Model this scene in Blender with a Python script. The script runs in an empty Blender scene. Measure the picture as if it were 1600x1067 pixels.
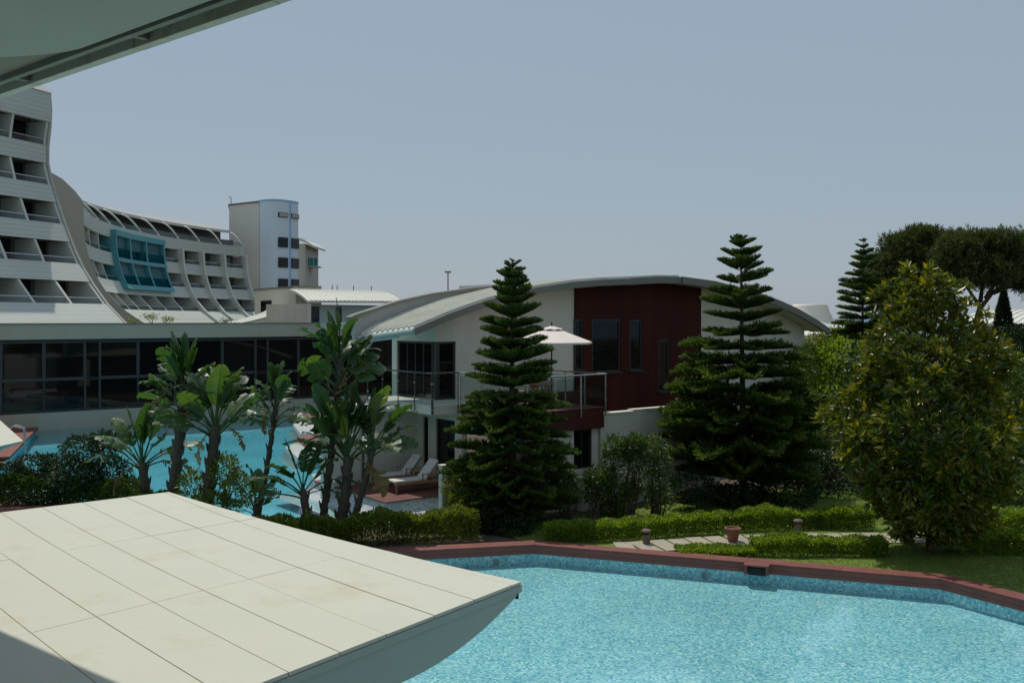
import bpy, math, random
import numpy as np
from mathutils import Vector, Matrix
from mathutils.geometry import tessellate_polygon
random.seed(7)
rng = np.random.default_rng(11)
sc = bpy.context.scene
col = sc.collection
rad = math.radians

# ---------------------------------------------------------------- camera
EYE = 6.3                                   # camera height above the pool water
cam_d = bpy.data.cameras.new('camera')
cam_d.sensor_width = 36.0
cam_d.lens = 33.75
cam_d.shift_y = -36.0 / 1600.0
cam_d.clip_start = 0.05
cam_d.clip_end = 20000
cam = bpy.data.objects.new('camera', cam_d)
cam.location = (0, 0, EYE)
cam.rotation_euler = (rad(90), 0, 0)
col.objects.link(cam)
sc.camera = cam

# ---------------------------------------------------------------- sky, sun, exposure
SUN_EL, SUN_AZ = rad(63), rad(-27)          # azimuth from +Y, negative = to the left
world = bpy.data.worlds.new('World')
sc.world = world
world.use_nodes = True
wn, wl = world.node_tree.nodes, world.node_tree.links
sky = wn.new('ShaderNodeTexSky')
sky.sky_type = 'NISHITA'
sky.sun_disc = False
sky.sun_elevation = SUN_EL
sky.sun_rotation = SUN_AZ
sky.altitude = 0
sky.air_density = 1.3
sky.dust_density = 0.6
sky.ozone_density = 1.0
haze_mix = wn.new('ShaderNodeMix')           # summer haze evens the clear sky out
haze_mix.data_type = 'RGBA'
haze_mix.inputs[0].default_value = 0.84
wl.new(sky.outputs[0], haze_mix.inputs[6])
haze_mix.inputs[7].default_value = (3.65, 4.50, 5.50, 1)
wl.new(haze_mix.outputs[2], wn['Background'].inputs[0])
wn['Background'].inputs[1].default_value = 0.10
sun_d = bpy.data.lights.new('sun', 'SUN')
sun_d.energy = 3.3
sun_d.angle = rad(0.55)
sun_d.color = (1.0, 0.95, 0.86)
sun = bpy.data.objects.new('sun', sun_d)
sv = Vector((math.sin(SUN_AZ) * math.cos(SUN_EL), math.cos(SUN_AZ) * math.cos(SUN_EL), math.sin(SUN_EL)))
sun.rotation_euler = sv.to_track_quat('Z', 'Y').to_euler()
sun.location = (-20, 40, 60)
col.objects.link(sun)
sc.view_settings.view_transform = 'Standard'
sc.view_settings.look = 'None'
sc.view_settings.gamma = 1.0
sc.view_settings.exposure = -0.2
sc.cycles.max_bounces = 8
sc.cycles.transparent_max_bounces = 16
sc.cycles.caustics_reflective = False
sc.cycles.caustics_refractive = False

# ---------------------------------------------------------------- materials
M = {}
def new_mat(name):
    m = bpy.data.materials.new(name)
    m.use_nodes = True
    m.node_tree.nodes.clear()
    M[name] = m
    return m, m.node_tree.nodes, m.node_tree.links
def sock(node, name, val):
    if name in node.inputs:
        node.inputs[name].default_value = val
def ramp(nodes, stops, interp='LINEAR'):
    r = nodes.new('ShaderNodeValToRGB')
    r.color_ramp.interpolation = interp
    e = r.color_ramp.elements
    while len(e) < len(stops):
        e.new(0.5)
    for el, (p, c) in zip(e, stops):
        el.position = p
        el.color = (*c, 1)
    return r
def scl(c, k):
    return tuple(min(1, x * k) for x in c)
def surf(name, c, rough=0.6, var=0.12, scale=1.5, bump=0.0, bscale=30.0, metal=0.0, spec=0.4, lines=None, stain=None, streak=1.0):
    """paint, render, metal: a colour that drifts with noise; lines=(axis, spacing, depth) cuts fine joints as relief"""
    m, n, l = new_mat(name)
    out = n.new('ShaderNodeOutputMaterial')
    b = n.new('ShaderNodeBsdfPrincipled')
    geo = n.new('ShaderNodeNewGeometry')
    mp = n.new('ShaderNodeMapping')
    mp.inputs['Scale'].default_value = (1, 1, streak)
    l.new(geo.outputs['Position'], mp.inputs[0])
    nz = n.new('ShaderNodeTexNoise')
    nz.inputs['Scale'].default_value = scale
    nz.inputs['Detail'].default_value = 6
    nz.inputs['Roughness'].default_value = 0.65
    l.new(mp.outputs[0], nz.inputs['Vector'])
    r = ramp(n, [(0.25, scl(c, 1 - var)), (0.75, scl(c, 1 + var))])
    l.new(nz.outputs[0], r.inputs[0])
    colour = r.outputs[0]
    if stain:
        n2 = n.new('ShaderNodeTexNoise')
        n2.inputs['Scale'].default_value = stain[1]
        n2.inputs['Detail'].default_value = 7
        n2.inputs['Roughness'].default_value = 0.7
        l.new(mp.outputs[0], n2.inputs['Vector'])
        r2 = ramp(n, [(stain[2], (0, 0, 0)), (stain[3], (1, 1, 1))])
        l.new(n2.outputs[0], r2.inputs[0])
        mx = n.new('ShaderNodeMix')
        mx.data_type = 'RGBA'
        l.new(r2.outputs[0], mx.inputs[0])
        l.new(colour, mx.inputs[6])
        mx.inputs[7].default_value = (*stain[0], 1)
        colour = mx.outputs[2]
    l.new(colour, b.inputs['Base Color'])
    sock(b, 'Roughness', rough)
    sock(b, 'Metallic', metal)
    sock(b, 'Specular IOR Level', spec)
    prev = None
    if bump:
        nb = n.new('ShaderNodeTexNoise')
        nb.inputs['Scale'].default_value = bscale
        nb.inputs['Detail'].default_value = 4
        l.new(geo.outputs['Position'], nb.inputs['Vector'])
        bp = n.new('ShaderNodeBump')
        bp.inputs['Strength'].default_value = bump
        bp.inputs['Distance'].default_value = 0.02
        l.new(nb.outputs[0], bp.inputs['Height'])
        prev = bp
    if lines:
        ax, sp, depth = lines
        dt = n.new('ShaderNodeVectorMath')
        dt.operation = 'DOT_PRODUCT'
        dt.inputs[1].default_value = ax
        l.new(geo.outputs['Position'], dt.inputs[0])
        md = n.new('ShaderNodeMath'); md.operation = 'MODULO'
        ad = n.new('ShaderNodeMath'); ad.operation = 'ADD'
        ad.inputs[1].default_value = 1000 * sp
        l.new(dt.outputs['Value'], ad.inputs[0])
        l.new(ad.outputs[0], md.inputs[0])
        md.inputs[1].default_value = sp
        cm = n.new('ShaderNodeMath'); cm.operation = 'GREATER_THAN'
        cm.inputs[1].default_value = sp * 0.16
        l.new(md.outputs[0], cm.inputs[0])
        bp = n.new('ShaderNodeBump')
        bp.inputs['Strength'].default_value = 1.0
        bp.inputs['Distance'].default_value = depth
        l.new(cm.outputs[0], bp.inputs['Height'])
        if prev:
            l.new(prev.outputs[0], bp.inputs['Normal'])
        prev = bp
    if prev:
        l.new(prev.outputs[0], b.inputs['Normal'])
    l.new(b.outputs[0], out.inputs[0])
    return m
def leaf(name, c1, c2, c3, rough=0.45, trans=0.35, tcol=None, spec=0.4, byobj=False):
    """leaves: the colour differs from leaf to leaf, some light passes through"""
    m, n, l = new_mat(name)
    out = n.new('ShaderNodeOutputMaterial')
    geo = n.new('ShaderNodeNewGeometry')
    r = ramp(n, [(0.0, c1), (0.55, c2), (1.0, c3)])
    src = geo.outputs['Random Per Island']
    nz = n.new('ShaderNodeTexNoise')
    nz.inputs['Scale'].default_value = 1.3
    l.new(geo.outputs['Position'], nz.inputs['Vector'])
    if byobj:
        oi = n.new('ShaderNodeObjectInfo')
        src = oi.outputs['Random']
    a = n.new('ShaderNodeMath'); a.operation = 'MULTIPLY_ADD'
    a.inputs[1].default_value = 0.8
    l.new(src, a.inputs[0])
    b2 = n.new('ShaderNodeMath'); b2.operation = 'MULTIPLY_ADD'
    b2.inputs[1].default_value = 0.9
    b2.inputs[2].default_value = -0.35
    l.new(nz.outputs[0], b2.inputs[0])
    l.new(b2.outputs[0], a.inputs[2])
    l.new(a.outputs[0], r.inputs[0])
    b = n.new('ShaderNodeBsdfPrincipled')
    l.new(r.outputs[0], b.inputs['Base Color'])
    sock(b, 'Roughness', rough)
    sock(b, 'Specular IOR Level', spec)
    t = n.new('ShaderNodeBsdfTranslucent')
    g = n.new('ShaderNodeMix'); g.data_type = 'RGBA'; g.blend_type = 'MULTIPLY'
    g.inputs[0].default_value = 1.0
    l.new(r.outputs[0], g.inputs[6])
    g.inputs[7].default_value = (*(tcol or (1.6, 1.7, 0.5)), 1)
    l.new(g.outputs[2], t.inputs[0])
    mx = n.new('ShaderNodeMixShader')
    mx.inputs[0].default_value = trans
    l.new(b.outputs[0], mx.inputs[1])
    l.new(t.outputs[0], mx.inputs[2])
    l.new(mx.outputs[0], out.inputs[0])
    return m
def clear_glass(name, tint, ior=1.45, rough=0.0):
    m, n, l = new_mat(name)
    out = n.new('ShaderNodeOutputMaterial')
    t = n.new('ShaderNodeBsdfTransparent')
    t.inputs[0].default_value = (*tint, 1)
    g = n.new('ShaderNodeBsdfGlossy')
    g.inputs['Roughness'].default_value = rough
    f = n.new('ShaderNodeFresnel')
    f.inputs[0].default_value = ior
    mx = n.new('ShaderNodeMixShader')
    gm = n.new('ShaderNodeNewGeometry')
    fm = n.new('ShaderNodeMath'); fm.operation = 'MULTIPLY'
    inv = n.new('ShaderNodeMath'); inv.operation = 'SUBTRACT'
    inv.inputs[0].default_value = 1.0
    l.new(gm.outputs['Backfacing'], inv.inputs[1])
    l.new(f.outputs[0], fm.inputs[0]); l.new(inv.outputs[0], fm.inputs[1])
    l.new(fm.outputs[0], mx.inputs[0])
    l.new(t.outputs[0], mx.inputs[1])
    l.new(g.outputs[0], mx.inputs[2])
    l.new(mx.outputs[0], out.inputs[0])
    return m
def water(name, tint):
    m = clear_glass(name, tint, 1.33, 0.03)
    n, l = m.node_tree.nodes, m.node_tree.links
    geo = n.new('ShaderNodeNewGeometry')
    h = None
    for s, w in ((3.5, 0.6), (11.0, 0.4)):
        nz = n.new('ShaderNodeTexNoise')
        nz.inputs['Scale'].default_value = s
        nz.inputs['Detail'].default_value = 3
        nz.inputs['Distortion'].default_value = 0.6
        l.new(geo.outputs['Position'], nz.inputs['Vector'])
        k = n.new('ShaderNodeMath'); k.operation = 'MULTIPLY_ADD'
        k.inputs[1].default_value = w
        l.new(nz.outputs[0], k.inputs[0])
        if h:
            l.new(h.outputs[0], k.inputs[2])
        h = k
    bp = n.new('ShaderNodeBump')
    bp.inputs['Strength'].default_value = 0.35
    bp.inputs['Distance'].default_value = 0.03
    l.new(h.outputs[0], bp.inputs['Height'])
    for nd in n:
        if nd.bl_idname in ('ShaderNodeBsdfGlossy', 'ShaderNodeFresnel'):
            l.new(bp.outputs[0], nd.inputs['Normal'])
    return m
def mosaic(name, shades, tile=0.05, grout=(0.5, 0.6, 0.6), ripple=0.05):
    """small glass tiles of mixed shades, seen through rippled water"""
    m, n, l = new_mat(name)
    out = n.new('ShaderNodeOutputMaterial')
    b = n.new('ShaderNodeBsdfPrincipled')
    geo = n.new('ShaderNodeNewGeometry')
    nz = n.new('ShaderNodeTexNoise')
    nz.inputs['Scale'].default_value = 6.0
    nz.inputs['Detail'].default_value = 2
    l.new(geo.outputs['Position'], nz.inputs['Vector'])
    ma = n.new('ShaderNodeVectorMath'); ma.operation = 'MULTIPLY_ADD'
    ma.inputs[1].default_value = (ripple,) * 3
    l.new(nz.outputs['Color'], ma.inputs[0])
    l.new(geo.outputs['Position'], ma.inputs[2])
    sn = n.new('ShaderNodeVectorMath'); sn.operation = 'SNAP'
    sn.inputs[1].default_value = (tile,) * 3
    l.new(ma.outputs[0], sn.inputs[0])
    wt = n.new('ShaderNodeTexWhiteNoise')
    l.new(sn.outputs[0], wt.inputs[0])
    k = len(shades)
    r = ramp(n, [(i / k, s) for i, s in enumerate(shades)], 'CONSTANT')
    l.new(wt.outputs['Value'], r.inputs[0])
    n2 = n.new('ShaderNodeTexNoise')
    n2.inputs['Scale'].default_value = 0.35
    l.new(geo.outputs['Position'], n2.inputs['Vector'])
    r2 = ramp(n, [(0.3, (0.9, 0.9, 0.9)), (0.7, (1.08, 1.08, 1.08))])
    l.new(n2.outputs[0], r2.inputs[0])
    mm = n.new('ShaderNodeMix'); mm.data_type = 'RGBA'; mm.blend_type = 'MULTIPLY'
    mm.inputs[0].default_value = 1
    l.new(r.outputs[0], mm.inputs[6]); l.new(r2.outputs[0], mm.inputs[7])
    l.new(mm.outputs[2], b.inputs['Base Color'])
    sock(b, 'Roughness', 0.4)
    l.new(b.outputs[0], out.inputs[0])
    return m

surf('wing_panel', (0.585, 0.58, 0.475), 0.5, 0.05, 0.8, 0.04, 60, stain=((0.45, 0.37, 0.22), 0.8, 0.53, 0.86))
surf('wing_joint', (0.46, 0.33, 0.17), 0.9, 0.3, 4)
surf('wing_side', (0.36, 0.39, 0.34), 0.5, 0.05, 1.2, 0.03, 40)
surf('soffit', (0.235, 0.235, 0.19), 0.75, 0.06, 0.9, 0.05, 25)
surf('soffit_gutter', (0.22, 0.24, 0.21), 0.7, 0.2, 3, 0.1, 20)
surf('soffit_lip', (0.55, 0.55, 0.48), 0.6, 0.15, 3, stain=((0.25, 0.25, 0.2), 2.5, 0.55, 0.75))
surf('white_render', (0.69, 0.655, 0.56), 0.8, 0.06, 0.7, 0.12, 60, stain=((0.52, 0.49, 0.42), 0.6, 0.5, 0.85), streak=0.35)
surf('hotel_clad', (0.53, 0.56, 0.50), 0.5, 0.06, 0.25, lines=((0, 0, 1), 0.34, 0.05), streak=0.4)
surf('hotel_fin', (0.60, 0.62, 0.55), 0.6, 0.05, 0.5)
surf('hotel_wall', (0.46, 0.45, 0.39), 0.8, 0.06, 0.4, streak=0.3)
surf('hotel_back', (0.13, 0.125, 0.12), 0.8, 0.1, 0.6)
surf('hotel_roof', (0.34, 0.34, 0.33), 0.6, 0.08, 0.5)
surf('teal_paint', (0.085, 0.32, 0.36), 0.5, 0.06, 1.0)
surf('teal_paint_dark', (0.02, 0.11, 0.125), 0.5, 0.1, 1.0)
surf('teal_render', (0.40, 0.52, 0.50), 0.8, 0.05, 0.6)
surf('tower_wall', (0.70, 0.68, 0.60), 0.8, 0.05, 0.4, streak=0.3)
surf('tower_blue', (0.70, 0.80, 0.86), 0.6, 0.04, 0.3, streak=0.3)
surf('tower_band', (0.36, 0.55, 0.78), 0.6, 0.04, 0.5)
surf('fascia', (0.20, 0.195, 0.17), 0.7, 0.08, 1.5, 0.06, 20)
surf('fascia_light', (0.43, 0.39, 0.30), 0.7, 0.05, 0.8, lines=((0.7915, 0.6112, 0), 1.3, 0.01), stain=((0.42, 0.44, 0.42), 0.5, 0.5, 0.8), streak=0.3)
surf('roof_metal', (0.66, 0.66, 0.58), 0.55, 0.08, 0.9, 0.0, stain=((0.45, 0.43, 0.36), 1.2, 0.55, 0.8))
surf('upstand', (0.40, 0.395, 0.38), 0.8, 0.06, 1.2)
surf('red_wood', (0.052, 0.010, 0.006), 0.6, 0.35, 1.6, 0.05, 30, lines=((0.7915, 0.6112, 0), 0.13, 0.02), streak=0.12, spec=0.15)
surf('red_fascia', (0.07, 0.014, 0.010), 0.55, 0.2, 2.0, 0.05, 30)
surf('coping_wood', (0.20, 0.066, 0.052), 0.55, 0.22, 2.2, 0.1, 45)
surf('deck_wood', (0.15, 0.055, 0.042), 0.6, 0.25, 3.0, 0.1, 40)
surf('frame_dark', (0.035, 0.036, 0.037), 0.45, 0.1, 3)
surf('frame_grey', (0.055, 0.056, 0.055), 0.45, 0.1, 3)
surf('glass_dark', (0.008, 0.008, 0.008), 0.03, 0.1, 0.4, spec=0.36)
surf('steel', (0.55, 0.56, 0.57), 0.3, 0.08, 5, metal=0.9)
surf('bark', (0.085, 0.065, 0.048), 0.9, 0.35, 9, 0.6, 30)
surf('palm_bark', (0.075, 0.058, 0.042), 0.9, 0.4, 6, 0.8, 22, streak=4.0)
surf('soil', (0.09, 0.07, 0.045), 0.95, 0.3, 2, 0.4, 18)
surf('lawn', (0.13, 0.19, 0.028), 0.9, 0.30, 0.9, 0.5, 70, stain=((0.14, 0.16, 0.035), 0.8, 0.5, 0.8))
surf('stone', (0.36, 0.32, 0.25), 0.85, 0.15, 3.0, 0.2, 30)
surf('terracotta', (0.24, 0.095, 0.060), 0.8, 0.15, 9, 0.1, 40)
surf('bollard', (0.14, 0.105, 0.085), 0.7, 0.15, 9)
surf('parasol_cloth', (0.76, 0.67, 0.61), 0.85, 0.05, 3)
surf('pole_wood', (0.10, 0.05, 0.035), 0.6, 0.2, 5)
surf('teak', (0.36, 0.24, 0.13), 0.65, 0.2, 6)
surf('curtain', (0.42, 0.40, 0.36), 0.9, 0.1, 3)
surf('cushion', (0.62, 0.61, 0.56), 0.9, 0.05, 3)
surf('tent_cloth', (0.74, 0.71, 0.62), 0.8, 0.05, 0.3)
surf('sea_water', (0.10, 0.17, 0.24), 0.5, 0.1, 0.01)
surf('rubber', (0.02, 0.02, 0.02), 0.7, 0.1, 5)
leaf('magnolia_leaf', (0.036, 0.070, 0.011), (0.10, 0.13, 0.017), (0.30, 0.24, 0.03), 0.30, 0.36, (1.7, 1.6, 0.3), 0.45)
leaf('hedge_leaf', (0.09, 0.15, 0.016), (0.18, 0.26, 0.03), (0.28, 0.33, 0.05), 0.4, 0.4)
leaf('shrub_leaf', (0.03, 0.062, 0.012), (0.065, 0.11, 0.02), (0.115, 0.15, 0.03), 0.36, 0.3)
leaf('lime_leaf', (0.07, 0.11, 0.016), (0.14, 0.19, 0.028), (0.26, 0.24, 0.04), 0.35, 0.35)
leaf('dark_leaf', (0.008, 0.022, 0.007), (0.018, 0.042, 0.012), (0.035, 0.06, 0.018), 0.45, 0.2)
leaf('grass_blade', (0.10, 0.16, 0.025), (0.15, 0.22, 0.035), (0.21, 0.26, 0.06), 0.6, 0.45)
leaf('reed_leaf', (0.07, 0.12, 0.025), (0.11, 0.17, 0.04), (0.17, 0.21, 0.07), 0.5, 0.4)
leaf('araucaria_leaf', (0.034, 0.064, 0.013), (0.072, 0.118, 0.020), (0.15, 0.19, 0.028), 0.6, 0.30, (1.5, 1.7, 0.4))
leaf('pine_leaf', (0.030, 0.048, 0.015), (0.07, 0.092, 0.026), (0.12, 0.14, 0.04), 0.7, 0.2)
leaf('cypress_leaf', (0.012, 0.026, 0.014), (0.02, 0.038, 0.02), (0.035, 0.055, 0.028), 0.7, 0.15)
leaf('strelitzia_leaf', (0.032, 0.070, 0.022), (0.052, 0.10, 0.03), (0.115, 0.145, 0.042), 0.42, 0.36, (1.5, 1.8, 0.4), 0.5, True)
leaf('dry_leaf', (0.20, 0.14, 0.06), (0.28, 0.21, 0.10), (0.34, 0.27, 0.14), 0.7, 0.3, (1.2, 1.1, 0.7), 0.2, True)
clear_glass('rail_glass', (0.80, 0.86, 0.85))
clear_glass('teal_glass', (0.25, 0.62, 0.66))
water('pool_water', (0.78, 0.94, 0.95))
mosaic('pool_mosaic', [(0.16, 0.40, 0.50), (0.33, 0.60, 0.65), (0.44, 0.69, 0.69), (0.37, 0.63, 0.67), (0.23, 0.49, 0.58), (0.66, 0.82, 0.80), (0.35, 0.60, 0.63)], 0.045, ripple=0.03)
mosaic('lagoon_mosaic', [(0.08, 0.42, 0.56), (0.13, 0.52, 0.64), (0.20, 0.60, 0.68), (0.16, 0.56, 0.66)], 0.06)
mosaic('white_mosaic', [(0.48, 0.52, 0.52), (0.58, 0.61, 0.60), (0.34, 0.43, 0.46), (0.64, 0.65, 0.63), (0.54, 0.58, 0.56)], 0.05, ripple=0.0)

# ---------------------------------------------------------------- object helpers
ORG = {}
def put(o, parent=None, label=None, cat=None, group=None, kind=None):
    if o.name not in col.objects:
        col.objects.link(o)
    if parent is not None:
        o.parent = parent
    if label: o['label'] = label
    if cat: o['category'] = cat
    if group: o['group'] = group
    if kind: o['kind'] = kind
    return o
def thing(name, loc, label, cat, group=None):
    o = bpy.data.objects.new(name, None)
    o.empty_display_size = 0.2
    o.location = loc
    ORG[o] = Vector(loc)
    return put(o, None, label, cat, group)
def np_mesh(name, V, F, mat, smooth=False):
    me = bpy.data.meshes.new(name)
    V = np.asarray(V, np.float32); F = np.asarray(F, np.int32)
    k = F.shape[1]
    me.vertices.add(len(V)); me.vertices.foreach_set('co', V.ravel())
    me.loops.add(F.size); me.loops.foreach_set('vertex_index', F.ravel())
    me.polygons.add(len(F))
    me.polygons.foreach_set('loop_start', np.arange(len(F), dtype=np.int32) * k)
    me.polygons.foreach_set('loop_total', np.full(len(F), k, np.int32))
    if smooth:
        me.polygons.foreach_set('use_smooth', np.ones(len(F), bool))
    me.update(calc_edges=True)
    me.materials.append(M[mat])
    return me
def link_mesh(name, me, parent=None, **kw):
    o = bpy.data.objects.new(name, me)
    return put(o, parent, **kw)
class MB:
    """collects world-space faces and links them as ONE mesh object"""
    def __init__(s): s.v = []; s.f = []
    def add(s, vs, fs):
        k = len(s.v)
        s.v += [tuple(p) for p in vs]
        s.f += [tuple(i + k for i in f) for f in fs]
        return s
    def hexa(s, b, t):
        """b, t: four bottom and four top corners, same order (counter-clockwise from above)"""
        return s.add(list(b) + list(t), [(3, 2, 1, 0), (4, 5, 6, 7), (0, 1, 5, 4), (1, 2, 6, 5), (2, 3, 7, 6), (3, 0, 4, 7)])
    def box(s, x0, x1, y0, y1, z0, z1, fr=None):
        fr = fr or (lambda a, b, c: (a, b, c))
        q = [(x0, y0), (x1, y0), (x1, y1), (x0, y1)]
        return s.hexa([fr(a, b, z0) for a, b in q], [fr(a, b, z1) for a, b in q])
    def prism(s, poly, z0, z1):
        n = len(poly)
        s.add([(p[0], p[1], z0) for p in poly] + [(p[0], p[1], z1) for p in poly],
              [tuple(range(n - 1, -1, -1)), tuple(range(n, 2 * n))] + [(i, (i + 1) % n, n + (i + 1) % n, n + i) for i in range(n)])
        return s
    def tube(s, pts, r, n=6, cap=True):
        pts = [Vector(p) for p in pts]
        rs = r if isinstance(r, (list, tuple)) else [r] * len(pts)
        vs, fs = [], []
        prev = None
        for i, p in enumerate(pts):
            d = (pts[min(i + 1, len(pts) - 1)] - pts[max(i - 1, 0)]).normalized()
            a = prev if prev is not None else (Vector((0, 0, 1)) if abs(d.z) < 0.9 else Vector((1, 0, 0)))
            a = (a - d * a.dot(d)).normalized()
            prev = a
            b = d.cross(a)
            for k in range(n):
                t = 2 * math.pi * k / n
                vs.append(p + (a * math.cos(t) + b * math.sin(t)) * rs[i])
        for i in range(len(pts) - 1):
            for k in range(n):
                fs.append((i * n + k, i * n + (k + 1) % n, (i + 1) * n + (k + 1) % n, (i + 1) * n + k))
        if cap:
            fs.append(tuple(range(n - 1, -1, -1)))
            fs.append(tuple(range((len(pts) - 1) * n, len(pts) * n)))
        return s.add(vs, fs)
    def lathe(s, c, prof, n=16):
        vs, fs = [], []
        for r, z in prof:
            for k in range(n):
                t = 2 * math.pi * k / n
                vs.append((c[0] + r * math.cos(t), c[1] + r * math.sin(t), c[2] + z))
        for i in range(len(prof) - 1):
            for k in range(n):
                fs.append((i * n + k, i * n + (k + 1) % n, (i + 1) * n + (k + 1) % n, (i + 1) * n + k))
        fs.append(tuple(range(n - 1, -1, -1)))
        fs.append(tuple(range((len(prof) - 1) * n, len(prof) * n)))
        return s.add(vs, fs)
    def build(s, name, mat, parent=None, smooth=False, bevel=0, **kw):
        root = parent
        while root is not None and root not in ORG:
            root = root.parent
        o0 = ORG[root] if root is not None else Vector((0, 0, 0))
        me = bpy.data.meshes.new(name)
        me.from_pydata([tuple(Vector(p) - o0) for p in s.v], [], s.f)
        me.validate()
        me.update()
        me.materials.append(M[mat])
        if smooth:
            me.polygons.foreach_set('use_smooth', np.ones(len(me.polygons), bool))
        o = bpy.data.objects.new(name, me)
        if bevel:
            bv = o.modifiers.new('bevel', 'BEVEL')
            bv.width = bevel; bv.segments = 2; bv.limit_method = 'ANGLE'
        return put(o, parent, **kw)
def at(px, py, Y):
    """a point of the place from its direction in the photograph and its distance ahead"""
    return Vector(((px - 800) / 1500 * Y, Y, EYE - (py - 497) / 1500 * Y))
# ================================================================ ground, pools, sea
POOL = [(-40, 27), (-19, 30.0), (-14.2, 30.7), (-11.2, 27.4), (-5.2, 24.3), (0.6, 25.55), (5.8, 23.7), (9.9, 22.2), (11.2, 20.1), (14.5, 15), (15, 5.5), (-40, 5.5)]
LAGOON = [(-2.3, 29.2), (-8.5, 27.9), (-13.2, 31.8), (-19.0, 35.0), (-22.0, 41.7), (-26.3, 53), (-31, 62), (-16, 73), (-9.2, 68), (-12.4, 60), (-9.6, 46.5), (-6.2, 35), (-2.0, 33.5)]
def offset(poly, d):
    n = len(poly); out = []
    for i in range(n):
        a, b, c = Vector(poly[i - 1]), Vector(poly[i]), Vector(poly[(i + 1) % n])
        e1, e2 = (b - a).normalized(), (c - b).normalized()
        n1, n2 = Vector((e1.y, -e1.x)), Vector((e2.y, -e2.x))
        k = (n1 + n2); k = k / max(0.25, k.dot(n1))
        out.append(tuple(b + k * d))
    return out
def sheet(name, outer, holes, z, mat, kind='structure'):
    loops = [[Vector((p[0], p[1], 0)) for p in l] for l in [outer] + holes]
    tris = tessellate_polygon(loops)
    flat = [p for l in loops for p in l]
    me = bpy.data.meshes.new(name)
    fs = []
    for t in tris:
        a, b, c = (flat[i] for i in t)
        fs.append(t if (b - a).cross(c - a).z > 0 else t[::-1])
    me.from_pydata([(p.x, p.y, z) for p in flat], [], fs)
    me.update(); me.materials.append(M[mat])
    return link_mesh(name, me, kind=kind)
area = sum(POOL[i - 1][0] * POOL[i][1] - POOL[i][0] * POOL[i - 1][1] for i in range(len(POOL)))
SG = 1 if area < 0 else -1
areaL = sum(LAGOON[i - 1][0] * LAGOON[i][1] - LAGOON[i][0] * LAGOON[i - 1][1] for i in range(len(LAGOON)))
POOL_OUT = offset(POOL, -0.42 * SG)
if abs(sum(POOL_OUT[i - 1][0] * POOL_OUT[i][1] - POOL_OUT[i][0] * POOL_OUT[i - 1][1] for i in range(len(POOL)))) < abs(area):
    POOL_OUT = offset(POOL, 0.42 * SG)
far = [(260 * math.cos(t), 60 + 260 * math.sin(t)) for t in np.linspace(0, 2 * math.pi, 64, endpoint=False)]
sheet('ground', far, [POOL_OUT, LAGOON], 0.12, 'soil')
lw = [(-0.4, 27.9), (0.4, 26.35), (0.6, 26.1), (5.9, 24.22), (10.2, 22.65), (11.6, 20.4), (15.5, 15), (40, 15), (40, 45), (14, 38), (8, 33.3), (3.6, 31.0), (1.0, 29.4)]
sheet('lawn', lw, [], 0.135, 'lawn')
def basin(name, poly, z0, z1, wall_mat, floor_mat):
    sheet(name + '_floor', poly, [], z0, floor_mat)
    n = len(poly); mb = MB()
    for i in range(n):
        a, b = poly[i], poly[(i + 1) % n]
        mb.add([(*a, z0), (*b, z0), (*b, z1), (*a, z1)], [(0, 1, 2, 3)])
    mb.build(name + '_wall', wall_mat, None, kind='structure')
basin('pool', POOL, -0.24, 0.13, 'pool_mosaic', 'pool_mosaic')
basin('lagoon', LAGOON, -0.40, 0.118, 'lagoon_mosaic', 'lagoon_mosaic')
sheet('pool_water', offset(POOL, 0.001), [], 0.0, 'pool_water')
sheet('lagoon_water', LAGOON, [], 0.0, 'pool_water')
sea = MB()
R0, R1 = 262.0, 15000.0
vs = [(R * math.cos(t), 60 + R * math.sin(t), -0.3) for R in (R0 * 0.99, R1) for t in np.linspace(0, 2 * math.pi, 96, endpoint=False)]
sea.add(vs, [(i, 96 + i, 96 + (i + 1) % 96, (i + 1) % 96) for i in range(96)])
sea.build('sea', 'sea_water', None, kind='structure')
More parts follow.
